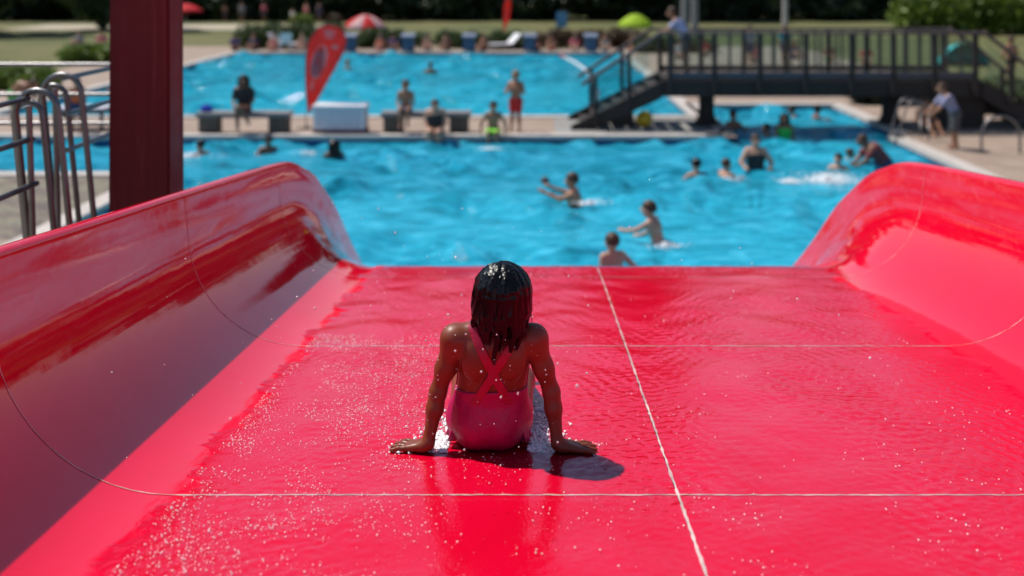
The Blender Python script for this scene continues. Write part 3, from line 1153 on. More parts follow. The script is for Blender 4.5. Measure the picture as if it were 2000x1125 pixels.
# ================================================================== GIRL
def build_girl():
    root = empty('person', (0, 0, 0))
    tag(root, 'girl with wet dark hair in pink swimsuit sitting on the red slide', 'person')
    h = .003
    G = SDF((-.47, 2.84, 2.02), (.24, 3.98, 2.80), h)
    zf = lambda y: 2.523 - .109 * y
    T = SDF((-.47, 2.84, 2.02), (.24, 3.98, 2.80), h)     # torso only, for the swimsuit
    for S in (G, T):
        S.ell((-.140, 3.085, zf(3.085) + .085), (.112, .092, .092), .03)      # pelvis
        S.ell((-.181, 3.058, zf(3.05) + .068), (.062, .078, .069), .03)       # seat
        S.ell((-.099, 3.058, zf(3.05) + .068), (.062, .078, .069), .03)
        S.ell((-.134, 3.070, 2.345), (.111, .071, .095), .05)                 # waist
        S.ell((-.126, 3.058, 2.450), (.112, .076, .095), .05)                 # ribcage
        S.ell((-.122, 3.045, 2.520), (.112, .062, .050), .05)                 # upper back
    # shoulder blades, shoulders
    for sx, xs in ((-1, -.244), (1, .000)):
        G.ell((-.122 + sx * .064, 2.990, 2.480), (.036, .020, .052), .022)
        G.cap((-.122 + sx * .03, 3.035, 2.565), (xs, 3.03, 2.538), .030, .040, .035)
        G.cap((xs, 3.03, 2.536), (xs + sx * .0, 3.03, 2.52), .041, .039, .02)
    G.carve((-.124, 2.962, 2.50), (-.136, 2.985, 2.33), .010, .016)
    # spine groove is left to shading; neck and head
    G.cap((-.118, 3.04, 2.53), (-.108, 3.05, 2.63), .041, .036, .03)
    G.ell((-.100, 3.055, 2.682), (.071, .088, .083), .0)
    G.ell((-.100, 3.085, 2.632), (.052, .062, .060), .03)
    G.ell((-.100, 3.152, 2.645), (.010, .014, .012), .012)                    # nose
    G.ell((-.100, 3.135, 2.612), (.022, .012, .009), .01)                     # mouth
    for sx in (-1, 1):
        G.ell((-.100 + sx * .073, 3.045, 2.655), (.009, .02, .028), .006)     # ears
    # arms: shoulder, elbow, wrist
    L = [(-.246, 3.03, 2.535), (-.298, 3.035, 2.368), (-.325, 3.0, 2.226)]
    Rr = [(.002, 3.03, 2.535), (.056, 3.035, 2.368), (.074, 3.0, 2.226)]
    for a, sx in ((L, -1), (Rr, 1)):
        m = tuple(np.array(a[0]) * .45 + np.array(a[1]) * .55)
        G.cap(a[0], m, .0365, .030, .02)
        G.cap(m, a[1], .030, .0242, .02)
        G.ell((a[1][0], a[1][1] - .012, a[1][2]), (.019, .015, .018), .012)
        m2 = tuple(np.array(a[1]) * .68 + np.array(a[2]) * .32)
        G.cap(a[1], m2, .0240, .0242, .02)
        G.cap(m2, a[2], .0242, .0174, .02)
    # hands: palm plus five fingers with a knuckle bend, resting on the floor
    def hand(w, ang, side):
        w = np.array(w)
        d = np.array([math.cos(ang), math.sin(ang), 0])
        t = np.array([-math.sin(ang), math.cos(ang), 0]) * side       # towards the thumb
        fl = lambda p, hgt: np.array([p[0], p[1], zf(p[1]) + hgt])
        pc = fl(w + d * .052, .016)
        heel = fl(w + d * .012, .022)
        G.cap(w, heel, .020, .021, .012)
        for o_ in (-.022, -.008, .008, .022):
            G.cap(heel + t * o_ * .55, fl(w + d * .066 + t * o_ * 1.1, .0125), .0145, .0095, .010)
        for o_, ln, sp in ((-.026, .040, -.32), (-.009, .050, -.10), (.009, .053, .08), (.026, .047, .26)):
            k0 = fl(w + d * .068 + t * o_ * 1.1, .013)
            dd = d * math.cos(sp) + t * math.sin(sp)
            k1 = fl(k0 + dd * ln * .48, .0130)
            k2 = fl(k0 + dd * ln, .0068)
            G.cap(k0, k1, .0085, .0076, .005)
            G.cap(k1, k2, .0076, .0060, .003)
        th0 = fl(w + d * .022 + t * .020, .015)
        th1 = fl(w + d * .042 + t * .048, .012)
        th2 = fl(w + d * .062 + t * .062, .008)
        G.cap(th0, th1, .0125, .0090, .008)
        G.cap(th1, th2, .0090, .0066, .003)
    hand(L[2], R(158), -1)
    hand(Rr[2], R(10), 1)
    # legs stretched down the slide
    for sx in (-1, 1):
        hp = (-.140 + sx * .072, 3.10, zf(3.1) + .078)
        kn = (-.140 + sx * .098, 3.40, zf(3.40) + .098)
        an = (-.140 + sx * .088, 3.70, zf(3.70) + .038)
        for S in (G, T):
            S.cap(hp, kn, .062, .044, .03)
        mid = tuple(np.array(kn) * .6 + np.array(an) * .4)
        G.cap(kn, mid, .044, .043, .02)
        G.cap(mid, an, .043, .027, .02)
        G.cap(an, (an[0] + sx * .01, an[1] + .045, an[2] + .10), .025, .018, .015)
        G.ell((an[0], an[1] - .005, an[2] - .008), (.024, .03, .028), .012)
        for q in range(5):
            p0 = np.array((an[0] + sx * .01 + (q - 2) * .012, an[1] + .048, an[2] + .095))
            G.cap(p0, p0 + np.array((0, .008, .028 - abs(q - 1) * .003)), .0085, .0065, .004)
    body = link('body', G.mesh('body'), SKIN['girl'], root)
    for sx in (-1, 1):
        MB().dome((-.100 + sx * .028, 3.128, 2.668), .011, 8, 1, True).build('eye', M_EYE, body)
    me_ = body.data
    cand = [q for q in me_.vertices if q.normal.y < .2 and q.co.z > 2.36 and not (abs(q.co.x + .1) < .085 and q.co.z > 2.5)]
    br_ = random.Random(17)
    mb = MB()
    for _ in range(45):
        q = br_.choice(cand)
        mb.dome(tuple(q.co), .0007 + .0014 * br_.random() ** 2, 6, 1, True)
    mb.build('skin_drops', M_FOAM, body, fix=False)['kind'] = 'stuff'
    # swimsuit from the torso, straps crossing on the back
    X, Y, Z = T.grid()
    topb = 2.374 + .10 * (X + .13) ** 2 * 8 + .012 * np.sin((X + .2) * 20)
    front = Y > 3.07
    low = np.where(front, Z - 2.50, Z - topb)
    cut = np.maximum(low, Y - (3.16 + .0 * Z))
    def strap(a, b, hw):
        a, b = np.array(a), np.array(b)
        d = (b - a) / np.linalg.norm(b - a)
        return np.abs((X - a[0]) * d[1] - (Z - a[1]) * d[0]) - hw
    st = np.minimum(strap((-.050, 2.568), (-.180, 2.350), .0135), strap((-.182, 2.568), (-.076, 2.350), .0135))
    st = np.maximum(st, np.maximum(Z - 2.585, 2.345 - Z))
    st = np.maximum(st, Y - 3.09)
    shell = T.F - .0045
    sf = np.maximum(shell, cut)
    sg = np.maximum(T.F - .006, st)
    # ruffled skirt line at the hips
    Fs = sf.astype(np.float32)
    Fg = np.maximum(np.minimum(G.F, T.F) - .0055, st).astype(np.float32)
    m_suit = simple('swimsuit_pink', (.42, .003, .095), .40, .15, 18, bump=.7, bscale=34, bdist=.006, spec=.5)
    suit = link('swimsuit', T.mesh('swimsuit', Fs), m_suit, root)
    link('strap', T.mesh('strap', Fg), simple('strap_pink', (.40, .005, .05), .45, .1, 18), suit)
    # ruffle
    v, f = [], []
    N = 120
    for i in range(N):
        a = 2 * PI * i / N
        if True:
            a = R(-25) + R(230) * i / (N - 1)
            for j in range(5):
                t_ = j / 4
                wv = 1 + (.05 * math.sin(a * 17) + .035 * math.sin(a * 29 + 1)) * (.25 + t_)
                rx, ry = (.112 + .012 * t_) * wv, (.093 + .010 * t_) * wv
                x = -.140 + rx * math.cos(a)
                y = 3.075 + ry * math.sin(a)
                z = 2.275 - .065 * t_ + .006 * math.sin(a * 11) * t_
                v.append((x, y, max(z, zf(y) + .004)))
    for i in range(N - 1):
        for j in range(4):
            a_, b_ = i * 5 + j, (i + 1) * 5 + j
            f.append((a_, b_, b_ + 1, a_ + 1))
    mb = MB()
    mb.add(v, f, True)
    rf = mb.build('ruffle', m_suit, suit, fix=False)
    sd = rf.modifiers.new('thick', 'SOLIDIFY')
    sd.thickness = .003
    # hair
    Hs = SDF((-.27, 2.88, 2.44), (.07, 3.20, 2.80), .0019)
    Hs.ell((-.098, 3.045, 2.682), (.077, .092, .083), 0)
    Hs.ell((-.098, 3.024, 2.640), (.074, .062, .070), .03)
    hr = random.Random(21)
    locks = []
    for j in range(17):                                            # wet locks the hair gathers into
        la = R(176 + 188 * (j + hr.uniform(-.3, .3)) / 16)
        lb = max(0, -math.sin(la))
        locks.append((la, 2.515 + .045 * (1 - lb) + hr.uniform(-.012, .055) - (.02 if math.cos(la) < -.2 else 0), hr.uniform(.74, 1.2), hr.uniform(-.010, .010), hr.uniform(-.012, .008)))
    for i in range(230):
        a = R(180 + 180 * hr.random() + hr.uniform(-16, 16))
        back = max(0, -math.sin(a))
        lay = hr.uniform(-.006, .004)
        tw = hr.gauss(0, .16)
        r0 = hr.uniform(.003, .0095)
        tipz = 2.532 + .050 * (1 - back) + abs(hr.gauss(0, .035)) - .014
        P_ = []
        for e in sorted(hr.uniform(.04, 1.5) for _ in range(8)) + [1.57]:
            aa = a + tw * e * .5
            P_.append((-.096 + (.083 + lay) * math.cos(aa) * math.sin(e), 3.046 + (.095 + lay) * math.sin(aa) * math.sin(e), 2.684 + (.084 + lay) * math.cos(e)))
        lk = min(locks, key=lambda q: abs(q[0] - a - tw))
        flare = lk[2] * hr.uniform(.93, 1.06)
        tipz = lk[1] + abs(hr.gauss(0, .014))
        aa = a + tw + hr.gauss(0, .05)
        P_.append((-.100 + (.087 + lay) * math.cos(aa), 3.036 + (.088 + lay) * math.sin(aa), 2.625 + hr.uniform(-.012, .012)))
        aa = aa + (lk[0] - aa) * .55
        P_.append((-.102 + (.082 + lay) * math.cos(aa) * (.5 + .5 * flare) + lk[3] + hr.gauss(0, .002), 3.030 + lk[4] * .4 + (.083 + lay) * math.sin(aa), (2.625 + tipz) / 2))
        aa = aa + (lk[0] - aa) * .75
        P_.append((-.104 + .078 * math.cos(aa) * flare + hr.gauss(0, .002) - lk[3] * .6, 3.028 + lk[4] + .080 * math.sin(aa) * hr.uniform(.9, 1.0), tipz))
        R_ = [r0 * (.4 + .6 * q / 8) for q in range(9)] + [r0 * .95, r0 * .7, .0012]
        for q in range(11):
            Hs.cap(P_[q], P_[q + 1], R_[q], R_[q + 1], .0045)
    X, Y, Z = Hs.grid()
    face = (Y - 3.045) - (.055 + (Z - 2.66) * .45)                 # leave the face free
    Fh = np.maximum(Hs.F, face).astype(np.float32)
    hair = link('hair', Hs.mesh('hair', Fh), MATS['hair_black'], root)
    # loose wet strands over the surface
    mb = MB()
    for i in range(150):
        a = R(172 + 196 * hr.random())
        ph = hr.uniform(-.012, .012)
        pts, rr = [], []
        Ls = hr.uniform(.0, .035)
        kk = hr.uniform(.60, 1.02)
        for j in range(11):
            t_ = j / 10
            if t_ < .45:
                e = PI / 2 * (t_ / .45)
                x = -.098 + (.0815) * math.cos(a) * math.sin(e)
                y = 3.045 + .0965 * math.sin(a) * math.sin(e)
                z = 2.684 + .0872 * math.cos(e)
                if t_ > .3:
                    q = (t_ - .3) / .15
                    x += .008 * math.cos(a) * q
                    y += -.002 * math.sin(a) * q
            else:
                q = (t_ - .45) / .55
                back = max(0, -math.sin(a))
                zt = 2.520 + .05 * (1 - back) + Ls * 1.8
                z = 2.688 + (zt - 2.688) * q
                bulge = math.sin(min(1, q * 1.6) * PI / 2) * .004
                sh = 1 - (1 - kk) * q * q
                x = -.100 + (.0875 + bulge) * math.cos(a) * sh + ph * q
                y = 3.040 + (.0945 - .012 * q) * math.sin(a) * (1 - .06 * q)
            pts.append((x + .004 * math.sin(i * 1.7 + t_ * 5) * t_, y + .003 * math.cos(i * 2.3 + t_ * 6) * t_, z))
            rr.append((.0010 + .0009 * ((i * 37) % 11) / 11) * (1 - .7 * t_) + .0002)
        mb.tube(pts, rr, 4, False)
    mb.build('strand', MATS['hair_black'], hair, fix=False)
    return root
build_girl()
# splashing water around the girl's hips and hands
def f_hip(r):
    s = r.choice((-1, 1))
    x = -.14 + s * (.125 + abs(r.gauss(0, .045)))
    y = 2.99 + abs(r.gauss(0, .17))
    if abs(x + .14) < .12: return None
    return x, y
bead_field(2200, f_hip, .0010, .0060, 5, 'splash_drops', 'white splashing water at the hips of the sitting girl', M_FOAM)
def f_hand(r):
    cx, cy = r.choice(((.165, 3.045), (-.40, 3.03), (.14, 3.06)))
    return cx + r.gauss(0, .03), cy + r.gauss(0, .018)
bead_field(160, f_hand, .001, .0036, 6, 'splash_drops', 'small water beads around the hands of the sitting girl', M_FOAM)
# drops flying in the air over the slide
r = random.Random(8)
mb = MB()
for _ in range(95):
    y = r.uniform(2.3, 5.2)
    x = r.uniform(-1.35, .25) if r.random() < .8 else r.uniform(.2, 1.6)
    z = floor_z(y) + r.uniform(.03, .55)
    if abs(x + .12) < .2 and 2.8 < y < 3.3: continue
    mb.dome((x, y, z), .0011 + .0032 * r.random() ** 2, 6, r.uniform(.9, 1.25), True)
for _ in range(45):
    y = r.uniform(2.6, 2.9)
    mb.dome((r.uniform(-.32, .08), y, floor_z(y) + r.uniform(.02, .42)), .0009 + .0022 * r.random() ** 2, 6, 1.1, True)
tag(mb.build('flying_drops', M_FOAM, fix=False), 'water drops flying through the air above the slide', 'droplets', kind='stuff')

# ================================================================== OTHER PEOPLE
def mir(J):
    for k in list(J):
        if k.endswith('L') and k[:-1] + 'R' not in J:
            x, y, z = J[k]
            J[k[:-1] + 'R'] = (-x, y, z)
    return J
def pose(kind, hs=1.0, **kw):
    if kind == 'stand':
        J = dict(pel=(0, 0, .53), chest=(0, 0, .70), neck=(0, -.005, .82), head=(0, .012, .925),
                 shL=(-.105, 0, .795), elL=(-.135, -.012, .625), wrL=(-.135, .04, .475), haL=(-.13, .06, .42),
                 hipL=(-.05, 0, .50), knL=(-.055, .012, .28), anL=(-.06, -.012, .045), toL=(-.068, .075, .02))
    elif kind == 'sit':
        J = dict(pel=(0, 0, .065), chest=(0, .005, .235), neck=(0, .01, .35), head=(0, .03, .455),
                 shL=(-.105, .01, .325), elL=(-.14, .03, .17), wrL=(-.10, .14, .09), haL=(-.085, .19, .085),
                 hipL=(-.05, .02, .05), knL=(-.065, .245, .055), anL=(-.065, .235, -.19), toL=(-.07, .32, -.225))
    elif kind == 'ground':
        J = dict(pel=(0, 0, .065), chest=(0, -.02, .235), neck=(0, -.01, .35), head=(0, .02, .455),
                 shL=(-.105, -.01, .325), elL=(-.15, .02, .18), wrL=(-.09, .14, .2), haL=(-.07, .18, .2),
                 hipL=(-.05, .02, .05), knL=(-.07, .2, .2), anL=(-.07, .34, .04), toL=(-.075, .42, .03))
    elif kind == 'crouch':          # in the water, shoulders just out
        J = dict(pel=(0, 0, .0), chest=(0, .03, .165), neck=(0, .045, .28), head=(0, .06, .385),
                 shL=(-.105, .04, .255), elL=(-.17, .12, .17), wrL=(-.12, .24, .2), haL=(-.10, .29, .2),
                 hipL=(-.05, .01, -.02), knL=(-.075, .19, -.06), anL=(-.07, .02, -.18), toL=(-.075, .1, -.2))
    elif kind == 'lean':            # bending forward from the hips
        J = dict(pel=(0, 0, .53), chest=(0, .12, .66), neck=(0, .22, .73), head=(0, .29, .80),
                 shL=(-.105, .19, .715), elL=(-.13, .27, .57), wrL=(-.09, .36, .50), haL=(-.08, .40, .49),
                 hipL=(-.05, 0, .50), knL=(-.055, .02, .28), anL=(-.06, -.012, .045), toL=(-.068, .075, .02))
    for k, v in kw.items():
        J[k] = v
    return mir(J)
def person(label, loc, rz, H, J, skin='light', hair='brown', style='short', top=None, bottom='shorts', tcol=None, bcol=None,
           hs=1.0, h=.018, slim=1.0, group=None, hang=0.0, fingers=False):
    J = {k: np.array(v, float) * H for k, v in J.items()}
    allp = np.array(list(J.values()))
    lo = allp.min(0) - .17 * H
    hi = allp.max(0) + .17 * H
    B = SDF(lo, hi, h)
    T = SDF(lo, hi, h) if top else None
    D = SDF(lo, hi, h) if bottom else None
    k = .035 * H
    w = H * slim
    wa = (J['pel'] + J['chest']) / 2
    def torso(S, e=0.0):
        S.cap(J['hipL'] * .8 + J['pel'] * .2, J['hipR'] * .8 + J['pel'] * .2, .062 * w + e, .062 * w + e, k)
        S.cap(J['pel'], wa, .068 * w + e, .064 * w + e, k, (.85, 1.1, 1))
        S.cap(wa, J['chest'], .064 * w + e, .074 * w + e, k, (.82, 1.1, 1))
        S.cap(J['chest'] * .6 + J['shL'] * .4, J['chest'] * .6 + J['shR'] * .4, .066 * w + e, .066 * w + e, k)
        S.cap(J['neck'] * .3 + J['shL'] * .7, J['neck'] * .3 + J['shR'] * .7, .036 * w + e, .036 * w + e, k)
    torso(B)
    hd = J['head']
    hr_ = .066 * H * hs
    up = (J['head'] - J['neck'])
    up /= np.linalg.norm(up)
    B.cap(J['neck'] - up * .02 * H, hd - up * .03 * H, .031 * w, .029 * w, .02 * H)
    B.ell(hd + np.array((0, -.006 * H, .010 * H)), (hr_ * .82, hr_ * .98, hr_ * .98), 0)
    B.ell(hd + np.array((0, .016 * H, -.034 * H * hs)), (hr_ * .60, hr_ * .72, hr_ * .66), .02 * H)
    B.ell(hd + np.array((0, .072 * H * hs, -.014 * H)), (hr_ * .16, hr_ * .2, hr_ * .2), .012 * H)
    for s in 'LR':
        sx = -1 if s == 'L' else 1
        B.ell(hd + np.array((sx * hr_ * .84, -.002 * H, -.008 * H)), (hr_ * .13, hr_ * .25, hr_ * .33), .006 * H)
        sh, el, wr, ha = J['sh' + s], J['el' + s], J['wr' + s], J['ha' + s]
        B.cap(sh, el, .034 * w, .025 * w, .02 * H)
        B.cap(el, wr, .026 * w, .0175 * w, .012 * H)
        if fingers:
            dv = ha - wr
            ln = np.linalg.norm(dv)
            dv = dv / ln
            sd_ = np.cross(dv, np.array((0, 0, 1.0)))
            sd_ /= np.linalg.norm(sd_) + 1e-9
            pm = wr + dv * .05 * H
            B.cap(wr, pm, .016 * H, .021 * H, .012 * H, (1, 1, 1))
            for q in range(4):
                o_ = (q - 1.5) * .0115 * H
                a_ = pm + sd_ * o_
                B.cap(a_, a_ + (dv + sd_ * (q - 1.5) * .1) * (.05 - .006 * abs(q - 1.3)) * H, .0062 * H, .0048 * H, .003 * H)
            B.cap(wr + dv * .02 * H, wr + dv * .05 * H - sd_ * .036 * H, .008 * H, .006 * H, .006 * H)
        else:
            B.cap(wr, ha, .0175 * w, .019 * w, .012 * H)
            B.cap(wr, ha * .5 + wr * .5 + np.array((sx * -.02, .012, 0)) * H, .009 * w, .007 * w, .006 * H)
        hp, kn, an, to = J['hip' + s], J['kn' + s], J['an' + s], J['to' + s]
        B.cap(hp, kn, .056 * w, .036 * w, .025 * H)
        cal = kn * .65 + an * .35
        B.cap(kn, cal, .035 * w, .034 * w, .015 * H)
        B.cap(cal, an, .034 * w, .020 * w, .015 * H)
        B.cap(an + np.array((0, -.015 * H, -.012 * H)), to, .021 * w, .016 * w, .012 * H)
        if D is not None:
            q = {'shorts': .62, 'brief': .12, 'trunks': .34, 'trousers': .98, 'skirt': .55}[bottom]
            D.cap(hp, hp + (kn - hp) * q, .058 * w + .014, .046 * w + .022, .02 * H)
        if T is not None and top == 'shirt':
            T.cap(sh, sh + (el - sh) * .62, .036 * w + .014, .030 * w + .02, .02 * H)
    root = empty('person', loc, rz)
    tag(root, label, 'person', group)
    link('body', B.mesh('body'), SKIN[skin], root)
    X, Y, Z = B.grid()
    ax_ = (J['chest'] - J['pel'])
    ax_ /= np.linalg.norm(ax_)
    along = (X - J['pel'][0]) * ax_[0] + (Y - J['pel'][1]) * ax_[1] + (Z - J['pel'][2]) * ax_[2]
    if D is not None:
        torso(D, .012)
        F = np.maximum(D.F, along - (.035 if bottom != 'brief' else .015) * H)
        if np.any(F < 0):
            link({'shorts': 'shorts', 'trunks': 'shorts', 'brief': 'swim_brief', 'trousers': 'trousers', 'skirt': 'skirt'}[bottom], D.mesh('garment', F.astype(np.float32)), bcol, root)
    if T is not None:
        e = .013 if top == 'shirt' else .009
        torso(T, e)
        if top == 'shirt':
            F = np.maximum(T.F, -along - .03 * H)
            F = np.maximum(F, along - .275 * H)
        elif top == 'suit':
            F = np.maximum(T.F, along - .235 * H)
        else:
            F = np.maximum(T.F, np.abs(along - .165 * H) - .028 * H)
        link({'shirt': 'shirt', 'suit': 'swimsuit', 'band': 'bikini_top'}[top], T.mesh('garment', F.astype(np.float32)), tcol, root)
    # hair
    Hh = SDF(lo, hi, h * .8)
    c = hd + np.array((0, -.010 * H, .016 * H))
    Hh.ell(c, (hr_ * .93, hr_ * 1.06, hr_ * 1.04), 0)
    if style == 'bun':
        Hh.ell(c + np.array((0, -.075 * H * hs, .03 * H)), (hr_ * .45,) * 3, .02 * H)
    X, Y, Z = Hh.grid()
    cutf = np.maximum((Y - hd[1]) * .75 - (Z - hd[2]) - .012 * H * hs, -(Z - hd[2]) - (.02 * H if style != 'long' else .03 * H))
    Fh = np.maximum(Hh.F, cutf)
    if style == 'long':
        L_ = SDF(lo, hi, h * .8)
        ln = .20 * H + hang
        for q in range(9):
            a = PI + PI * (q / 8)
            st_ = c + np.array((math.cos(a) * hr_ * .82, math.sin(a) * hr_ * .8, .0))
            en = st_ + np.array((math.cos(a) * .02 * H, -.02 * H + math.sin(a) * .012 * H, -ln))
            L_.cap(st_, en, .032 * H, .018 * H, .02 * H)
        Fh = np.minimum(Fh, L_.F)
    if style != 'bald' and np.any(Fh < 0):
        link('hair', Hh.mesh('hair', Fh.astype(np.float32)), HAIR[hair], root)
    return root
def c_(n, col): return cloth(n, col)
BLK = c_('black', (.018, .018, .022)); REDC = c_('red', (.55, .02, .02)); GRN = c_('neon_green', (.16, .80, .02))
LAV = c_('lavender', (.50, .50, .72)); NAVY = c_('navy', (.03, .04, .10)); ORG = c_('orange', (.80, .12, .02))
PNK = c_('pink', (.62, .10, .16)); PURP = c_('purple', (.06, .05, .22)); GRNS = c_('green', (.02, .38, .06)); WHT = c_('white', (.72, .72, .72))
DGREY = c_('dark_grey', (.07, .07, .075)); TEAL = c_('teal', (.02, .33, .38)); MAROON = c_('maroon', (.16, .025, .03))

# --- on the strip between the pools
SEAT = .50
person('woman in dark dress with long black hair sitting on the bench beside the blue bag', (-6.83, 22.95, SEAT), PI, 1.66,
       pose('sit', anR=(.02, .24, -.2), toR=(.0, .30, -.25), knL=(-.02, .25, .09), anL=(-.12, .22, -.10), toL=(-.15, .27, -.14)), 'brown', 'black', 'long', 'shirt', 'skirt', c_('black_dress', (.02, .014, .016)), MAROON, hang=.16)
person('shirtless boy in dark trunks sitting on the bench next to the white chest', (-3.02, 23.0, SEAT), PI, 1.38,
       pose('sit', 1.1), 'tan', 'brown', 'short', None, 'shorts', None, NAVY, hs=1.15)
person('woman in black swimsuit sitting on the pool edge in front of a bench', (-2.27, 22.52, .05), PI, 1.62,
       pose('sit', chest=(0, .03, .225), neck=(0, .065, .33), head=(0, .09, .43)), 'light', 'brown', 'short', 'suit', 'brief', BLK, BLK, slim=1.18)
person('boy in neon green shorts sitting on the pool edge', (-.93, 22.52, .05), PI, 1.42,
       pose('sit', elL=(-.2, .02, .17), wrL=(-.2, .06, .03), haL=(-.2, .09, .015)), 'tan', 'black', 'short', None, 'shorts', None, GRN, hs=1.1)
person('boy standing in red and black trunks with hands raised to his chest', (-.42, 23.15, 0), R(160), 1.45,
       pose('stand', elL=(-.16, .05, .65), wrL=(-.07, .13, .70), haL=(-.03, .16, .73), anR=(.085, .0, .045), toR=(.1, .09, .02)), 'tan', 'blond', 'short', None, 'shorts', None, REDC, hs=1.12)
# --- swimmers of the near pool
WZ = WATER_Z
person('swimmer with dark hair, only the head above the foam beside the coping', (-7.03, 20.7, WZ - .36), R(60), 1.5, pose('crouch'), 'tan', 'black', 'short', None, 'trunks', None, NAVY)
person('dark haired swimmer in the water in front of the first bench', (-5.85, 21.5, WZ - .37), R(190), 1.5, pose('crouch'), 'brown', 'black', 'short', None, 'trunks', None, NAVY)
person('swimmer with long dark hair in the water in front of the white chest', (-4.2, 20.6, WZ - .34), R(30), 1.5, pose('crouch'), 'brown', 'black', 'long', 'suit', 'brief', BLK, BLK)
person('bather reaching one arm out towards the small dark ball', (.75, 16.6, WZ - .33), R(75), 1.7,
       pose('crouch', elL=(-.16, .14, .22), wrL=(-.13, .30, .27), haL=(-.12, .36, .30)), 'tan', 'brown', 'short', None, 'trunks', None, NAVY, h=.014, fingers=True)
person('boy wading to his waist with both arms stretched forward', (1.80, 13.9, WZ - .78), R(62), 1.38,
       pose('stand', chest=(0, .05, .69), neck=(0, .085, .80), head=(0, .12, .90), shL=(-.105, .08, .775), elL=(-.13, .20, .70), wrL=(-.11, .34, .67), haL=(-.10, .41, .68),
            shR=(.105, .08, .775), elR=(.13, .14, .64), wrR=(.12, .26, .58), haR=(.12, .32, .57)), 'light', 'brown', 'short', None, 'trunks', None, NAVY, hs=1.18, h=.011, fingers=True)
person('small boy wading near the slide with one elbow bent out', (1.0, 12.3, WZ - .78), R(25), 1.32,
       pose('stand', elR=(.21, -.05, .68), wrR=(.19, .03, .56), haR=(.15, .07, .53)), 'light', 'brown', 'short', None, 'trunks', None, NAVY, hs=1.18, h=.011, fingers=True)
person('dark haired girl chest deep in the pool beside a smaller child', (3.12, 18.4, WZ - .36), R(20), 1.55, pose('crouch'), 'light', 'black', 'short', 'suit', 'brief', BLK, BLK)
person('smaller child swimming close to the dark haired girl', (3.62, 18.55, WZ - .30), R(-60), 1.35, pose('crouch'), 'light', 'brown', 'short', None, 'trunks', None, NAVY, hs=1.1)
person('broad shouldered man standing in the pool with arms spread in dark trunks', (4.38, 19.2, WZ - .86), R(180), 1.55,
       pose('stand', elL=(-.19, .05, .66), wrL=(-.16, .14, .60), haL=(-.14, .18, .59)), 'light', 'brown', 'short', 'suit', 'trunks', BLK, NAVY, slim=1.2)
person('dark haired child swimming beside the white splash', (6.08, 19.3, WZ - .33), R(140), 1.4, pose('crouch'), 'light', 'black', 'short', None, 'trunks', None, PNK)
person('large man in maroon shirt wading beside the right pool edge', (7.0, 19.4, WZ - .70), R(90), 1.55, pose('lean'), 'brown', 'brown', 'short', 'shirt', 'trunks', MAROON, NAVY, slim=1.3)
person('child with pink armbands held in front of the man in maroon', (6.45, 20.0, WZ - .25), R(-80), 1.1, pose('crouch'), 'light', 'brown', 'short', 'suit', 'brief', PNK, PNK, hs=1.2)
# --- channel under the bridge
person('bather with reddish brown hair in the channel below the bridge pillar', (5.0, 24.6, WZ - .30), R(200), 1.6, pose('crouch'), 'tan', 'brown', 'short', None, 'trunks', None, NAVY)
person('child in the shade of the bridge next to a long haired girl', (5.60, 23.1, WZ - .28), R(100), 1.3, pose('crouch'), 'brown', 'black', 'short', None, 'trunks', None, NAVY, hs=1.1)
person('long haired girl standing in the shaded channel under the bridge', (5.86, 22.7, WZ - .80), R(160), 1.42, pose('stand'), 'brown', 'black', 'long', 'suit', 'brief', GRNS, GRNS)
person('swimmer with a dark head at the back of the channel, facing another', (7.05, 26.2, WZ - .34), R(90), 1.5, pose('crouch'), 'brown', 'black', 'short', None, 'trunks', None, NAVY)
person('second swimmer at the back of the channel, turned to the first', (7.5, 26.0, WZ - .30), R(-90), 1.5, pose('crouch'), 'brown', 'black', 'short', None, 'trunks', None, NAVY)
# --- far pool swimmers
person('lone swimmer in the middle of the far pool', (-4.05, 38.5, WZ - .33), R(20), 1.7, pose('crouch'), 'tan', 'brown', 'short', None, 'trunks', None, NAVY, h=.025)
person('swimmer in the far pool beside the tip of the red flag', (-7.6, 40.2, WZ - .37), R(80), 1.7, pose('crouch'), 'light', 'blond', 'short', None, 'trunks', None, NAVY, h=.025)
person('dark figure at the corner edge of the far pool', (-14.1, 37.0, WZ - .36), R(270), 1.7, pose('crouch'), 'brown', 'black', 'short', None, 'trunks', None, NAVY, h=.025)
# --- left terrace
person('child in green shorts bending down on the left terrace', (-12.95, 24.2, 0), R(-80), 1.5, pose('lean', neck=(0, .25, .66), head=(0, .33, .68), shL=(-.105, .21, .66), elL=(-.13, .26, .48), wrL=(-.09, .33, .36), haL=(-.08, .35, .31)), 'tan', 'brown', 'short', None, 'shorts', None, GRNS)
person('child in orange swim vest standing at the dark table', (-10.75, 22.9, 0), R(20), 1.32, pose('stand'), 'tan', 'black', 'short', 'suit', 'shorts', ORG, NAVY, hs=1.1)
person('woman in black bikini standing by the pool behind the red column', (-9.75, 23.0, 0), R(120), 1.68, pose('stand', elR=(.14, .06, .63), wrR=(.06, .14, .60), haR=(.02, .17, .60)), 'light', 'black', 'bun', 'band', 'brief', BLK, BLK, slim=1.08)
person('person in grey shirt resting on the left lawn', (-24.1, 51.6, 0), R(160), 1.7, pose('ground'), 'light', 'brown', 'short', 'shirt', 'shorts', c_('grey_blue', (.24, .27, .33)), NAVY, h=.03)
person('person in rose shirt resting on the left lawn', (-22.9, 51.6, 0), R(200), 1.7, pose('ground'), 'light', 'brown', 'short', 'shirt', 'shorts', PNK, WHT, h=.03)
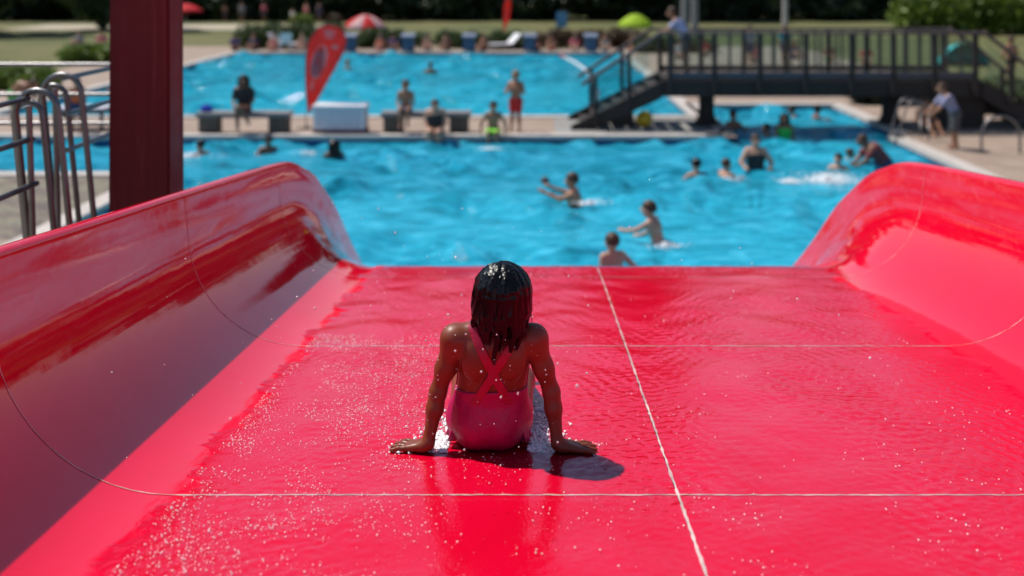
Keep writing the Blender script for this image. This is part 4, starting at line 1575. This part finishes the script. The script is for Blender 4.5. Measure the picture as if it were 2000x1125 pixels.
# --- people in front of the wood
for (x, y, Hh, sk, hc, tp, tc, bc, lb, rz) in (
        (-25.7, 81.0, 1.5, 'tan', 'brown', None, None, NAVY, 'shirtless bather in navy shorts standing before the dark wood', 20),
        (-23.7, 79.0, 1.7, 'light', 'brown', 'shirt', c_('grey_blue', (.24, .27, .33)), DGREY, 'walker in grey blue shirt standing before the dark wood', 200),
        (-22.3, 80.5, 1.7, 'tan', 'black', 'shirt', PNK, NAVY, 'walker in rose shirt standing before the dark wood', 160),
        (-18.7, 75.5, 1.25, 'light', 'blond', 'shirt', WHT, PNK, 'small blond child in white shirt on the gravel path', 180),
        (-18.0, 77.0, 1.7, 'light', 'blond', 'suit', PNK, DGREY, 'blond bather in pink swimsuit on the gravel path', 150),
        (-17.3, 78.5, 1.65, 'light', 'brown', 'shirt', NAVY, NAVY, 'walker in navy clothes at the end of the gravel path', 210)):
    person(lb, (x, y, 0), R(rz), Hh, pose('stand'), sk, hc, 'short', tp, 'shorts', tc, bc, h=.03)
# --- sunbathers along the far pool
for (x, y, sk, hc, st_, tp, tc, bc, lb, rz) in (
        (-15.1, 49.2, 'brown', 'black', 'short', 'shirt', PURP, NAVY, 'person in purple shirt sitting by the hedge corner of the far pool', 200),
        (-14.2, 49.4, 'tan', 'brown', 'short', 'shirt', NAVY, NAVY, 'person in navy shirt sitting beside the one in purple', 170),
        (-13.1, 49.0, 'light', 'brown', 'bun', 'suit', PNK, PNK, 'woman in rose swimsuit sitting next to a pale lounger', 180),
        (-11.6, 48.8, 'light', 'blond', 'short', None, None, WHT, 'pale shirtless sunbather sitting beside the white chair', 180),
        (-7.7, 49.0, 'light', 'brown', 'long', 'suit', ORG, PNK, 'woman in orange swimsuit sitting under the red and white parasol', 170),
        (-7.1, 49.3, 'tan', 'black', 'short', 'shirt', PURP, PURP, 'person in purple shirt sitting under the red and white parasol', 200),
        (-5.3, 48.9, 'light', 'brown', 'short', None, None, NAVY, 'shirtless sunbather between two starting blocks', 180),
        (-2.5, 49.0, 'tan', 'brown', 'short', None, None, MAROON, 'sunbather in maroon shorts beside the white lounger', 150),
        (.1, 48.7, 'tan', 'brown', 'short', 'shirt', MAROON, NAVY, 'person in maroon shirt behind a starting block', 190),
        (2.1, 48.9, 'light', 'brown', 'long', 'shirt', PNK, WHT, 'woman in rose shirt sitting near the blue sign', 170),
        (-10.2, 49.0, 'light', 'brown', 'short', 'shirt', TEAL, NAVY, 'person in teal shirt sitting between the chair and the starting block', 190),
        (-4.4, 49.2, 'tan', 'black', 'bun', 'suit', BLK, BLK, 'woman in black swimsuit sitting behind the third starting block gap', 160),
        (.9, 49.1, 'tan', 'black', 'short', None, None, REDC, 'shirtless sunbather in red shorts left of the blue sign post', 175),
        (3.6, 48.8, 'light', 'blond', 'bun', 'suit', TEAL, TEAL, 'woman in teal swimsuit sitting by the block near the bridge', 185),
        (6.6, 44.0, 'light', 'brown', 'short', 'shirt', WHT, NAVY, 'person in white shirt sitting on the terrace behind the stairs of the bridge', 185),
        (8.0, 45.5, 'tan', 'black', 'short', 'shirt', REDC, NAVY, 'person in red shirt sitting near the green terrace hedge', 160),
        (11.8, 44.0, 'light', 'blond', 'long', 'suit', PURP, PURP, 'woman in purple swimsuit sitting on the terrace behind the bridge', 200),
        (12.9, 42.5, 'tan', 'brown', 'short', None, None, GRNS, 'shirtless bather in green shorts sitting behind the bridge', 170),
        (5.0, 48.6, 'tan', 'blond', 'short', 'suit', ORG, ORG, 'child in orange swimsuit sitting by the bronze hedge', 180)):
    person(lb, (x, y, 0.0), R(rz), 1.65, pose('ground'), sk, hc, st_, tp, 'shorts', tc, bc, h=.028)

# ================================================================== FURNITURE
def bench(x0, x1, y, label):
    root = empty('bench', ((x0 + x1) / 2, y, 0))
    tag(root, label, 'bench', 'stone benches between the pools')
    hw = (x1 - x0) / 2
    MB().box(-hw - .06, hw + .06, -.24, .24, .40, .50, .012).build('seat', M_SLAB, root)
    for s in (-1, 1):
        MB().box(s * (hw - .22) - .22, s * (hw - .22) + .22, -.2, .2, 0, .40, .015).build('support', M_CONC, root)
bench(-7.86, -5.78, 23.0, 'stone bench with the dark dressed woman and blue bag on it')
bench(-3.53, -1.54, 23.05, 'stone bench with the shirtless boy on it')
# blue bag
bag = empty('bag', (-7.72, 22.98, .50))
tag(bag, 'small bright blue bag lying on the end of a bench', 'bag')
S = SDF((-.2, -.16, -.02), (.2, .16, .3), .012)
S.cap((-.08, 0, .07), (.08, .01, .07), .072, .066, .02).ell((.0, 0, .11), (.09, .07, .06), .03)
S.F = np.maximum(S.F, (-(S.grid()[2]) + 0 * S.F)).astype(np.float32)
link('sack', S.mesh('sack'), c_('blue', (.02, .06, .55)), bag)
MB().tube(arc((0, 0, .13), .07, PI, 0, 8, (1, 0, 0), (0, 0, 1)), .008, 6).build('handle', NAVY, bag)
# white chest
ch = empty('storage_chest', (-4.55, 23.0, 0))
tag(ch, 'white storage chest with dark red base between the benches', 'chest')
MB().box(-.60, .60, -.28, .28, .11, .60, .015).build('box', M_LILACW, ch)
MB().box(-.63, .63, -.31, .31, .601, .68, .012).build('lid', M_WHITE, ch)
MB().box(-.62, .62, -.27, .27, 0.0, .109, .008).build('base', simple('chest_base', (.12, .02, .03), .6, .2), ch)
for s in (-1, 1):
    MB().box(s * .56 - .035, s * .56 + .035, -.293, -.2805, .14, .58, .004).build('corner_strip', M_WHITE, ch)

def feather_flag(loc, rz, label, print_=True, sc=1.0):
    root = empty('feather_flag', loc, rz)
    root.scale = (sc, sc, sc)
    tag(root, label, 'flag')
    k = .0124
    ox, oy = 597, 253
    left = [(600, 222), (597, 190), (595.5, 160), (596, 120), (600, 90), (608, 70), (622, 54), (640, 48)]
    right = [(640, 48), (657, 51), (669, 63), (675, 82), (669, 104), (655, 132), (636, 165), (617, 198), (603, 222)]
    P = [((x - ox) * k, (oy - y) * k) for x, y in left] + [((x - ox) * k, (oy - y) * k) for x, y in right[1:]]
    # sail as a grid between its two edges, gently billowing
    nl = 26
    zs = np.linspace((oy - 222) * k, (oy - 48) * k, nl)
    lz = [(oy - y) * k for x, y in left]; lx = [(x - ox) * k for x, y in left]
    rz_ = [(oy - y) * k for x, y in right][::-1]; rx = [(x - ox) * k for x, y in right][::-1]
    def bil(x, z): return .05 * math.sin(x * 4.5 + z * 1.7) * min(1, x * 3 + .1)
    v, f = [], []
    m = 9
    for z in zs:
        a, b = np.interp(z, lz, lx), np.interp(z, rz_, rx)
        for j in range(m):
            x = a + (b - a) * j / (m - 1)
            v.append((x, bil(x, z), z))
    for i in range(nl - 1):
        for j in range(m - 1):
            f.append((i * m + j, i * m + j + 1, (i + 1) * m + j + 1, (i + 1) * m + j))
    mb = MB(); mb.add(v, f, True)
    sail = mb.build('sail', M_FLAG, root, fix=False)
    md = sail.modifiers.new('thick', 'SOLIDIFY'); md.thickness = .004; md.offset = 0
    pole = [(-.02, 0, 0), (-.02, 0, .4)] + [(x - .012, bil(x, z), z) for x, z in P[:8]] + [(P[9][0], bil(*P[9]), P[9][1] + .012)]
    MB().tube(pole, [.014] * 6 + [.011] * (len(pole) - 6), 8).build('pole', M_DARKMET, root)
    mb = MB()
    mb.box(-.24, .20, -.025, .025, 0, .03, .004)
    mb.box(-.045, .005, -.22, .22, .0305, .055, .004)
    mb.build('foot', M_DARKMET, root)
    def patch(cx, cz, rx_, rz2, tilt, m_, off, inner=0.0, name='emblem'):
        for sy in (-1, 1):
            v, f = [], []
            n = 28
            for i in range(n):
                a = 2 * PI * i / n
                for q in (inner, 1.0):
                    x0, z0 = rx_ * q * math.cos(a), rz2 * q * math.sin(a)
                    x = cx + x0 * math.cos(tilt) + z0 * math.sin(tilt)
                    z = cz - x0 * math.sin(tilt) + z0 * math.cos(tilt)
                    v.append((x, bil(x, z) + sy * off, z))
            for i in range(n):
                j = (i + 1) % n
                f.append((2 * i, 2 * i + 1, 2 * j + 1, 2 * j))
            if inner == 0:
                f = [tuple(2 * i + 1 for i in range(n))]
            mb = MB(); mb.add(v, f)
            mb.build(name, m_, root, fix=False)
    w = lambda x, y: ((x - ox) * k, (oy - y) * k)
    if print_:
        patch(*w(621, 122), .19, .43, R(17), M_FLAGPALE, .006)
        patch(*w(618, 126), .135, .33, R(17), M_FLAGMAUVE, .009)
        for (px, py, a, b) in ((641, 64, .15, .05), (641, 73, .12, .035), (652, 93, .09, .05), (607, 168, .035, .14)):
            patch(*w(px, py), a, b, R(8), M_FLAGPALE, .006)
    else:
        patch(*w(621, 125), .10, .38, R(14), M_FLAGPALE, .006)
    return root
feather_flag((-5.5, 23.6, 0), 0, 'red feather flag with a pale oval emblem standing beside the white chest')
feather_flag((-1.75, 57.0, 0), R(62), 'narrow red feather flag seen edge on behind the hedge', False)

# starting blocks
def start_block(x, y, label):
    root = empty('starting_block', (x, y, 0))
    tag(root, label, 'starting block', 'starting blocks along the far pool')
    mb = MB()
    mb.prism([(-.30, .035), (.30, .035), (.27, .72), (-.27, .72)], -.05, .45)
    mb.build('pedestal', simple('block_blue', (.055, .10, .18), .6, .15), root)
    mb = MB()
    mb.add([(-.34, -.18, .72), (.34, -.18, .72), (.34, .5, .74), (-.34, .5, .74), (-.34, -.18, .80), (.34, -.18, .80), (.34, .5, .92), (-.34, .5, .92)],
           [(3, 2, 1, 0), (4, 5, 6, 7), (0, 1, 5, 4), (1, 2, 6, 5), (2, 3, 7, 6), (3, 0, 4, 7)])
    mb.build('top', simple('block_grey', (.16, .19, .26), .6, .12), root)
    MB().tube([(-.22, -.16, .70), (-.22, -.2, .58), (.22, -.2, .58), (.22, -.16, .70)], .018, 8).build('grip', M_STEEL, root)
for x, lb in ((-9.07, 'blue grey starting block behind the red feather flag'), (-6.19, 'fourth blue grey starting block counted from the footbridge'), (-3.18, 'third blue grey starting block counted from the footbridge'),
              (-.18, 'second blue grey starting block counted from the footbridge'), (2.83, 'blue grey starting block next to the footbridge stairs')):
    start_block(x, 47.9, lb)

# lane rope drifting in the far pool
lr = empty('lane_rope', (0, 0, WATER_Z))
tag(lr, 'curved white lane rope floating on the far pool near the bridge', 'lane rope')
N = 70
pts = []
for i in range(N + 1):
    t_ = i / N
    y = 47.2 + (27.6 - 47.2) * t_
    x = 1.45 + 1.15 * math.sin(t_ * PI * .80) * (1 - .35 * t_)
    pts.append(Vector((x * .98 - .1, y, 0.02)))
MB().tube(pts, .012, 6).build('rope', M_WHITE, lr)
wb, rb = MB(), MB()
for i in range(N):
    p, q = pts[i], pts[i + 1]
    a, b = p + (q - p) * .1, p + (q - p) * .9
    (rb if i > N - 7 or i < 4 else wb).tube([a, b], .065, 8)
wb.build('white_floats', M_WHITE, lr)['kind'] = 'stuff'
rb.build('red_floats', M_FLAG, lr)['kind'] = 'stuff'

# small dark ball and foam in the near pool
S = SDF((-.12,) * 3, (.12,) * 3, .01)
ballo = empty('ball', (.2, 17.1, .10))
tag(ballo, 'small dark ball in the air beside the reaching bather', 'ball')
mb = MB(); prof = [(.075 * math.sin(PI * i / 12), -.075 * math.cos(PI * i / 12)) for i in range(13)]
mb.lathe(prof, 16); mb.build('shell', DGREY, ballo)
mb = MB(); mb.tube(arc((0, 0, 0), .0755, 0, 2 * PI, 24, (1, 0, .3), (0, 1, 0)), .004, 5, False); mb.build('stripe', NAVY, ballo)
def foam(x, y, rx, ry, n, label, seed, hmax=.05):
    r = random.Random(seed)
    mb = MB()
    for _ in range(n * 3):
        a, q = r.uniform(0, 2 * PI), abs(r.gauss(0, .6))
        px, py = x + rx * q * math.cos(a), y + ry * q * math.sin(a)
        rr = r.uniform(.006, .022) * (1.2 - min(1, q * .6))
        mb.dome((px, py, WATER_Z + .004 + r.random() ** 3 * hmax), rr, 5, r.uniform(.5, 1.0))
    tag(mb.build('foam', M_FOAM, fix=False), label, 'foam', kind='stuff')
foam(5.5, 18.1, .75, .45, 420, 'white splash of foam on the pool beside the right slide wall', 1, .12)
foam(4.75, 18.0, .3, .2, 110, 'small patch of white foam next to the large splash', 2)
foam(-7.3, 20.6, .9, .35, 170, 'foam trail around the swimmer beside the coping', 3)
foam(-4.9, 20.9, .4, .25, 60, 'foam near the swimmers in front of the white chest', 4)
foam(1.85, 13.7, .34, .2, 60, 'foam stirred up around the boy with stretched arms', 5)
foam(.95, 16.3, .4, .2, 60, 'foam stirred up around the reaching bather', 6)
foam(-.95, 21.4, .35, .25, 80, 'foam kicked up below the boy in green shorts', 7)
foam(3.6, 18.2, .4, .2, 60, 'foam around the two swimming children', 9)

# footbridge
br = empty('footbridge', (0, 24.3, 0))
tag(br, 'dark timber footbridge with stairs and glass balustrades over the channel', 'footbridge')
X0, X1, ZD, HW = 3.15, 10.75, 1.20, .80
for sy in (-1, 1):
    MB().box(X0 - .05, X1 + .05, sy * HW - .07, sy * HW + .07, .80, ZD - .002, .01).build('beam', M_DARKWOOD, br)
n = int((X1 - X0) / .19)
pl = None
for i in range(n):
    if pl is None:
        pl = MB().box(-.088, .088, -HW + .0, HW - .0, 0, .045, .004).mesh('plank')
    link('plank', pl, M_DARKWOOD, br, (X0 + .095 + i * .19, 0, ZD))
posts = [3.28, 4.35, 5.45, 6.55, 7.65, 8.65, 9.65, 10.62]
for sy in (-1, 1):
    for x in posts:
        MB().box(x - .055, x + .055, sy * (HW + .125) - .05, sy * (HW + .125) + .05, .82, 2.30, .006).build('post', M_DARKWOOD, br)
    MB().box(3.1, 10.75, sy * (HW + .125) - .07, sy * (HW + .125) + .07, 2.301, 2.37, .01).build('handrail', M_RAILWOOD, br)
    for a, b in zip(posts[:-1], posts[1:]):
        MB().box(a + .075, b - .075, sy * (HW + .125) - .008, sy * (HW + .125) + .008, 1.42, 2.22).build('glass_panel', M_GLASS, br)
        MB().box(a + .056, b - .056, sy * (HW + .125) - .02, sy * (HW + .125) + .02, 1.25, 1.40, .004).build('toe_board', simple('toe_board', (.06, .065, .085), .6, .2), br)
        for q in (.33, .67):
            x = a + (b - a) * q
            MB().box(x - .022, x + .022, sy * (HW + .075) - .02, sy * (HW + .075) + .02, 1.25, 2.30).build('baluster', M_DARKMET, br)
def bridge_stairs(xa, za, xb):
    """run from deck end xa down to xb on the ground"""
    n = 7
    dx = (xb - xa) / n
    sg = 1 if dx > 0 else -1
    for i in range(n):
        z = za - (i + 1) * za / (n + 1)
        x = xa + dx * i
        MB().box(min(x, x + dx * 1.12), max(x, x + dx * 1.12), -HW, HW, z - .05, z, .006).build('tread', M_DARKWOOD, br)
    for sy in (-1, 1):
        a, b = (xa, za - .02), (xb + sg * .1, .0)
        mb = MB()
        mb.prism([(a[0], a[1]), (a[0], a[1] - .42), (b[0] - sg * .35, .0), (b[0] + sg * .2, .0), (b[0] + sg * .2, .10)], sy * (HW + .05) - .045, sy * (HW + .05) + .045)
        mb.build('stringer', M_DARKWOOD, br)
        for t_ in (.42, .85):
            x = xa + (xb - xa) * t_
            z0 = za * (1 - t_)
            MB().box(x - .05, x + .05, sy * (HW + .146) - .045, sy * (HW + .146) + .045, z0 - .1, z0 + 1.10, .006).build('post', M_DARKWOOD, br)
        p = [(xa, sy * (HW + .146), za + 1.16), (xa + (xb - xa) * 1.02, sy * (HW + .146), 1.10)]
        mb = MB()
        mb.prism([(p[0][0], p[0][2] + .05), (p[1][0], p[1][2] + .05), (p[1][0], p[1][2] - .05), (p[0][0], p[0][2] - .05)], sy * (HW + .146) - .06, sy * (HW + .146) + .06)
        mb.build('handrail', M_RAILWOOD, br)
        for t0, t1 in ((.05, .40), (.45, .83)):
            xA, xB = xa + (xb - xa) * t0, xa + (xb - xa) * t1
            zA, zB = za * (1 - t0), za * (1 - t1)
            mb = MB()
            mb.prism([(xA, zA + .18), (xB, zB + .18), (xB, zB + .98), (xA, zA + .98)], sy * (HW + .146) - .008, sy * (HW + .146) + .008)
            mb.build('glass_panel', M_GLASS, br)
bridge_stairs(X0 - .06, ZD, 1.2)
bridge_stairs(X1 + .06, ZD, 12.4)
for x in (4.32, 8.9):
    mb = MB()
    mb.lathe([(.0, .80), (.20, .80), (.19, .5), (.20, .25), (.27, .1), (.36, 0), (0, 0)], 18, x, 0)
    mb.build('pier', M_DARKWOOD, br)
MB().box(10.0, 11.0, -.6, .6, 0, .80, .02).build('abutment', M_DARKWOOD, br)
# man on the bridge
person('man in lavender shirt leaning on the footbridge handrail', (3.82, 24.35, ZD + .045), R(75), 1.78,
       pose('lean', chest=(0, .09, .685), neck=(0, .155, .78), head=(0, .20, .87), shL=(-.105, .14, .76), elL=(-.13, .22, .63), wrL=(-.09, .32, .60), haL=(-.08, .36, .60)),
       'tan', 'brown', 'short', 'shirt', 'shorts', LAV, DGREY)
# yellow ball and hose cart below the stairs
yb = empty('ball', (2.72, 23.9, 0))
tag(yb, 'yellow ball lying in the shade below the footbridge stairs', 'ball')
mb = MB(); mb.lathe([(.20 * math.sin(PI * i / 14), .20 - .20 * math.cos(PI * i / 14)) for i in range(15)], 20); mb.build('shell', simple('ball_yellow', (.62, .42, .02), .4, .1), yb)
MB().tube(arc((0, 0, .20), .201, 0, 2 * PI, 30, (1, 0, .2), (0, .6, .8)), .006, 5, False).build('seam', simple('ball_seam', (.3, .18, .02), .5), yb)
bx = empty('crate', (2.2, 24.2, 0))
tag(bx, 'dark crate standing behind the yellow ball below the stairs', 'crate')
for s in (-1, 1):
    for z in (.02, .13, .24):
        MB().box(-.28, .28, s * .17 - .012, s * .17 + .012, z, z + .085, .003).build('slat', M_DARKMET, bx)
    for z in (.02, .13, .24):
        MB().box(s * .268 - .012, s * .268 + .012, -.155, .155, z, z + .085, .003).build('slat', M_DARKMET, bx)
MB().box(-.255, .255, -.155, .155, .0, .018).build('bottom', M_DARKMET, bx)

# parasols
def parasol(loc, r, hgt, m1, m2, label, tilt=0.0, sag=.34):
    root = empty('parasol', loc)
    root.rotation_euler = (tilt, tilt * .4, 0)
    tag(root, label, 'parasol')
    MB().tube([(0, 0, 0), (0, 0, hgt)], .022, 8).build('pole', M_WHITE, root)
    MB().lathe([(.0, .08), (.18, .08), (.24, .0), (0, 0)], 14).build('foot', M_CONC, root)
    for k in range(8):
        a0, a1 = 2 * PI * k / 8, 2 * PI * (k + 1) / 8
        v, f = [], []
        for i in range(6):
            q = i / 5
            for j in range(5):
                a = a0 + (a1 - a0) * j / 4
                s_ = 1 - .05 * math.sin(PI * j / 4) * q
                v.append((r * q * s_ * math.cos(a), r * q * s_ * math.sin(a), hgt - sag * r * q ** 1.7 + .01))
        for i in range(5):
            for j in range(4):
                f.append((i * 5 + j, (i + 1) * 5 + j, (i + 1) * 5 + j + 1, i * 5 + j + 1))
        mb = MB(); mb.add(v, f, True)
        o = mb.build('canopy_panel', m1 if k % 2 == 0 else m2, root, fix=False)
        md = o.modifiers.new('thick', 'SOLIDIFY'); md.thickness = .006
        MB().tube([(r * .06 * math.cos(a0), r * .06 * math.sin(a0), hgt - .02), (r * .97 * math.cos(a0), r * .97 * math.sin(a0), hgt - sag * r * .95 - .02)], .006, 5).build('rib', M_STEEL, root)
RCL = thin_cloth('parasol_red', (.78, .014, .025), .35); LCL = thin_cloth('parasol_lime', (.45, .66, .02), .35); WCL = thin_cloth('parasol_pale', (.80, .52, .52), .35)
parasol((-23.6, 66, 0), 1.25, 1.92, RCL, RCL, 'plain red parasol on the lawn beside the red column', 0, .45)
parasol((-9.2, 53.1, 0), 1.2, 1.68, RCL, WCL, 'red and white parasol above the hedge near the feather flag', R(8), .55)
parasol((5.5, 53.1, 0), 1.0, 1.72, LCL, LCL, 'lime green parasol behind the bronze hedge near the bridge', R(6), .65)

# blue sign
sg = empty('sign', (1.5, 51.9, 0))
tag(sg, 'plain blue square sign on a thin post by the far pool', 'sign')
MB().tube([(0, .04, 0), (0, .04, 1.85)], .03, 8).build('post', M_STEEL, sg)
MB().box(-.28, .28, 0, .02, 1.02, 1.86, .005).build('panel', simple('sign_blue', (.09, .27, .42), .5, .08), sg)
# masts
for x, y, lb, hh in ((9.4, 60.5, 'thick grey mast standing behind the man on the footbridge', 6.5), (10.2, 61.5, 'pale lamp mast close beside the thick grey mast', 7), (15.9, 61.5, 'slim pale lamp mast standing alone on the right lawn', 6.2)):
    rt = empty('mast', (x, y, 0))
    tag(rt, lb, 'mast')
    MB().tube([(0, 0, 0), (0, 0, hh)], [.24, .16] if 'thick' in lb else [.17, .12], 12).build('pole', simple('mast_grey', (.30, .29, .30), .6, .1) if 'thick' in lb else simple('mast_pale', (.55, .50, .48), .6, .1), rt)
    MB().box(-.35, .35, -.2, .2, hh, hh + .18, .02).build('lamp_head', M_STEEL, rt)
    MB().lathe([(0, .05), (.36, .05), (.4, 0), (0, 0)], 14).build('base', M_CONC, rt)

# white plastic chair and loungers at the far pool
def chair(loc, rz, label):
    root = empty('chair', loc, rz)
    tag(root, label, 'chair')
    MB().box(-.25, .25, -.25, .23, .40, .44, .01).build('seat', M_WHITE, root)
    mb = MB()
    mb.add([(-.26, .19, .44), (.26, .19, .44), (.28, .36, .95), (-.28, .36, .95), (-.26, .225, .44), (.26, .225, .44), (.28, .395, .95), (-.28, .395, .95)],
           [(0, 1, 2, 3), (7, 6, 5, 4), (0, 4, 5, 1), (1, 5, 6, 2), (2, 6, 7, 3), (3, 7, 4, 0)])
    mb.build('backrest', M_WHITE, root)
    for sx in (-1, 1):
        for sy in (-1, 1):
            MB().tube([(sx * .23, sy * .22, .41), (sx * .28, sy * .27, 0)], .022, 6).build('leg', M_WHITE, root)
        MB().box(sx * .28 - .03, sx * .28 + .03, -.24, .26, .62, .65, .006).build('armrest', M_WHITE, root)
chair((-12.3, 48.2, 0), R(200), 'white plastic chair standing at the rim of the far pool')
def lounger(loc, rz, label):
    root = empty('sun_lounger', loc, rz)
    tag(root, label, 'sun lounger')
    MB().box(-.32, .32, -.9, .35, .28, .34, .012).build('seat', M_WHITE, root)
    mb = MB()
    mb.add([(-.32, .35, .28), (.32, .35, .28), (.32, .85, .78), (-.32, .85, .78), (-.32, .31, .33), (.32, .31, .33), (.32, .81, .83), (-.32, .81, .83)],
           [(0, 1, 2, 3), (7, 6, 5, 4), (0, 4, 5, 1), (1, 5, 6, 2), (2, 6, 7, 3), (3, 7, 4, 0)])
    mb.build('backrest', M_WHITE, root)
    for sx in (-1, 1):
        for y in (-.75, .3):
            MB().tube([(sx * .27, y, .29), (sx * .29, y, 0)], .02, 6).build('leg', M_WHITE, root)
lounger((-1.5, 49.5, 0), R(-60), 'white sun lounger with raised back below the narrow red flag')
lounger((-12.8, 50.0, 0), R(70), 'pale sun lounger beside the woman in rose at the pool corner')

# left terrace table
tb = empty('table', (-10.9, 23.6, 0))
tag(tb, 'low dark table with pale top on the left terrace', 'table')
MB().box(-.62, .62, -.35, .35, .50, .55, .01).build('tabletop', M_LILACW, tb)
MB().box(-.60, .60, -.33, .33, .42, .498, .008).build('apron', M_DARKMET, tb)
for sx in (-1, 1):
    for sy in (-1, 1):
        MB().box(sx * .54 - .035, sx * .54 + .035, sy * .27 - .035, sy * .27 + .035, 0, .42, .005).build('leg', M_DARKMET, tb)

# right side: tent, swimmers' handrails, people
tn = empty('beach_shelter', (18.0, 41.0, 0))
tag(tn, 'turquoise beach shelter pitched on the right lawn', 'tent')
mb = MB()
v, f = [], []
for i in range(13):
    a = PI * i / 12
    for j in range(5):
        y = -.6 + 1.2 * j / 4
        s_ = 1 - .25 * (j / 4) ** 2
        v.append((.95 * s_ * math.cos(a), y, .95 * s_ * math.sin(a)))
for i in range(12):
    for j in range(4):
        f.append((i * 5 + j, (i + 1) * 5 + j, (i + 1) * 5 + j + 1, i * 5 + j + 1))
f.append(tuple(i * 5 + 4 for i in range(13)))
mb.add(v, f, True)
o = mb.build('canopy', c_('turquoise', (.02, .50, .52)), tn, fix=False)
md = o.modifiers.new('thick', 'SOLIDIFY'); md.thickness = .008
MB().tube([(p[0] * 1.0, -.6, p[2] * 1.0) for p in [(.955 * math.cos(PI * i / 12), 0, .955 * math.sin(PI * i / 12)) for i in range(13)]], .012, 6).build('hoop', M_DARKMET, tn)
person('bare backed woman in black brief standing on the right lawn by the hedge', (16.3, 33.2, 0), R(20), 1.66, pose('stand', elL=(-.19, .02, .64), wrL=(-.13, .09, .55), haL=(-.1, .12, .52)), 'tan', 'brown', 'bun', None, 'brief', None, BLK, slim=1.12)
person('person in red shirt sitting on the terrace seen through the balustrade', (14.2, 41.5, 0), R(170), 1.6, pose('ground'), 'light', 'brown', 'short', 'shirt', 'shorts', REDC, REDC)
person('person in pink shirt sitting on the terrace behind the bridge middle', (9.6, 42.0, 0), R(160), 1.65, pose('ground'), 'tan', 'black', 'short', 'shirt', 'shorts', PNK, NAVY)
person('person in blue grey shirt standing on the terrace behind the bridge', (9.0, 40.5, 0), R(200), 1.7, pose('stand'), 'light', 'brown', 'short', 'shirt', 'shorts', c_('grey_blue', (.24, .27, .33)), NAVY)
person('person in teal shirt standing on the terrace behind the bridge', (10.6, 41.0, 0), R(170), 1.7, pose('stand'), 'tan', 'brown', 'short', 'shirt', 'shorts', TEAL, NAVY)
person('sunbather with reddish skin sitting under the bridge stairs by the pool ladder', (9.25, 23.0, .0), R(190), 1.55, pose('ground'), 'tan', 'brown', 'short', None, 'shorts', None, DGREY)
person('person in lavender shirt and dark trousers bending beside the right pool edge', (9.05, 20.9, 0), R(85), 1.5, pose('lean', chest=(0, .08, .67), neck=(0, .14, .77), head=(0, .18, .86), shL=(-.105, .12, .75)), 'tan', 'brown', 'short', 'shirt', 'trousers', c_('dull_lavender', (.24, .24, .36)), DGREY)
rail('handrail', 'bent steel pool ladder rails on the right terrace edge',
     [('rail', [(8.9, y, 0.0), (8.9, y, .62)] + arc((8.62, y, .62), .28, 0, PI * .75, 8, (1, 0, 0), (0, 0, 1)) + [(8.0, y, -.5)], .022) for y in (21.9, 22.35)])
rail('handrail', 'round steel grab rail behind the bending person in lavender',
     [('rail', [(9.35, 20.3, 0)] + arc((9.75, 20.3, .38), .40, PI, 0, 12, (1, 0, 0), (0, 0, 1)) + [(10.15, 20.3, 0)], .026)])
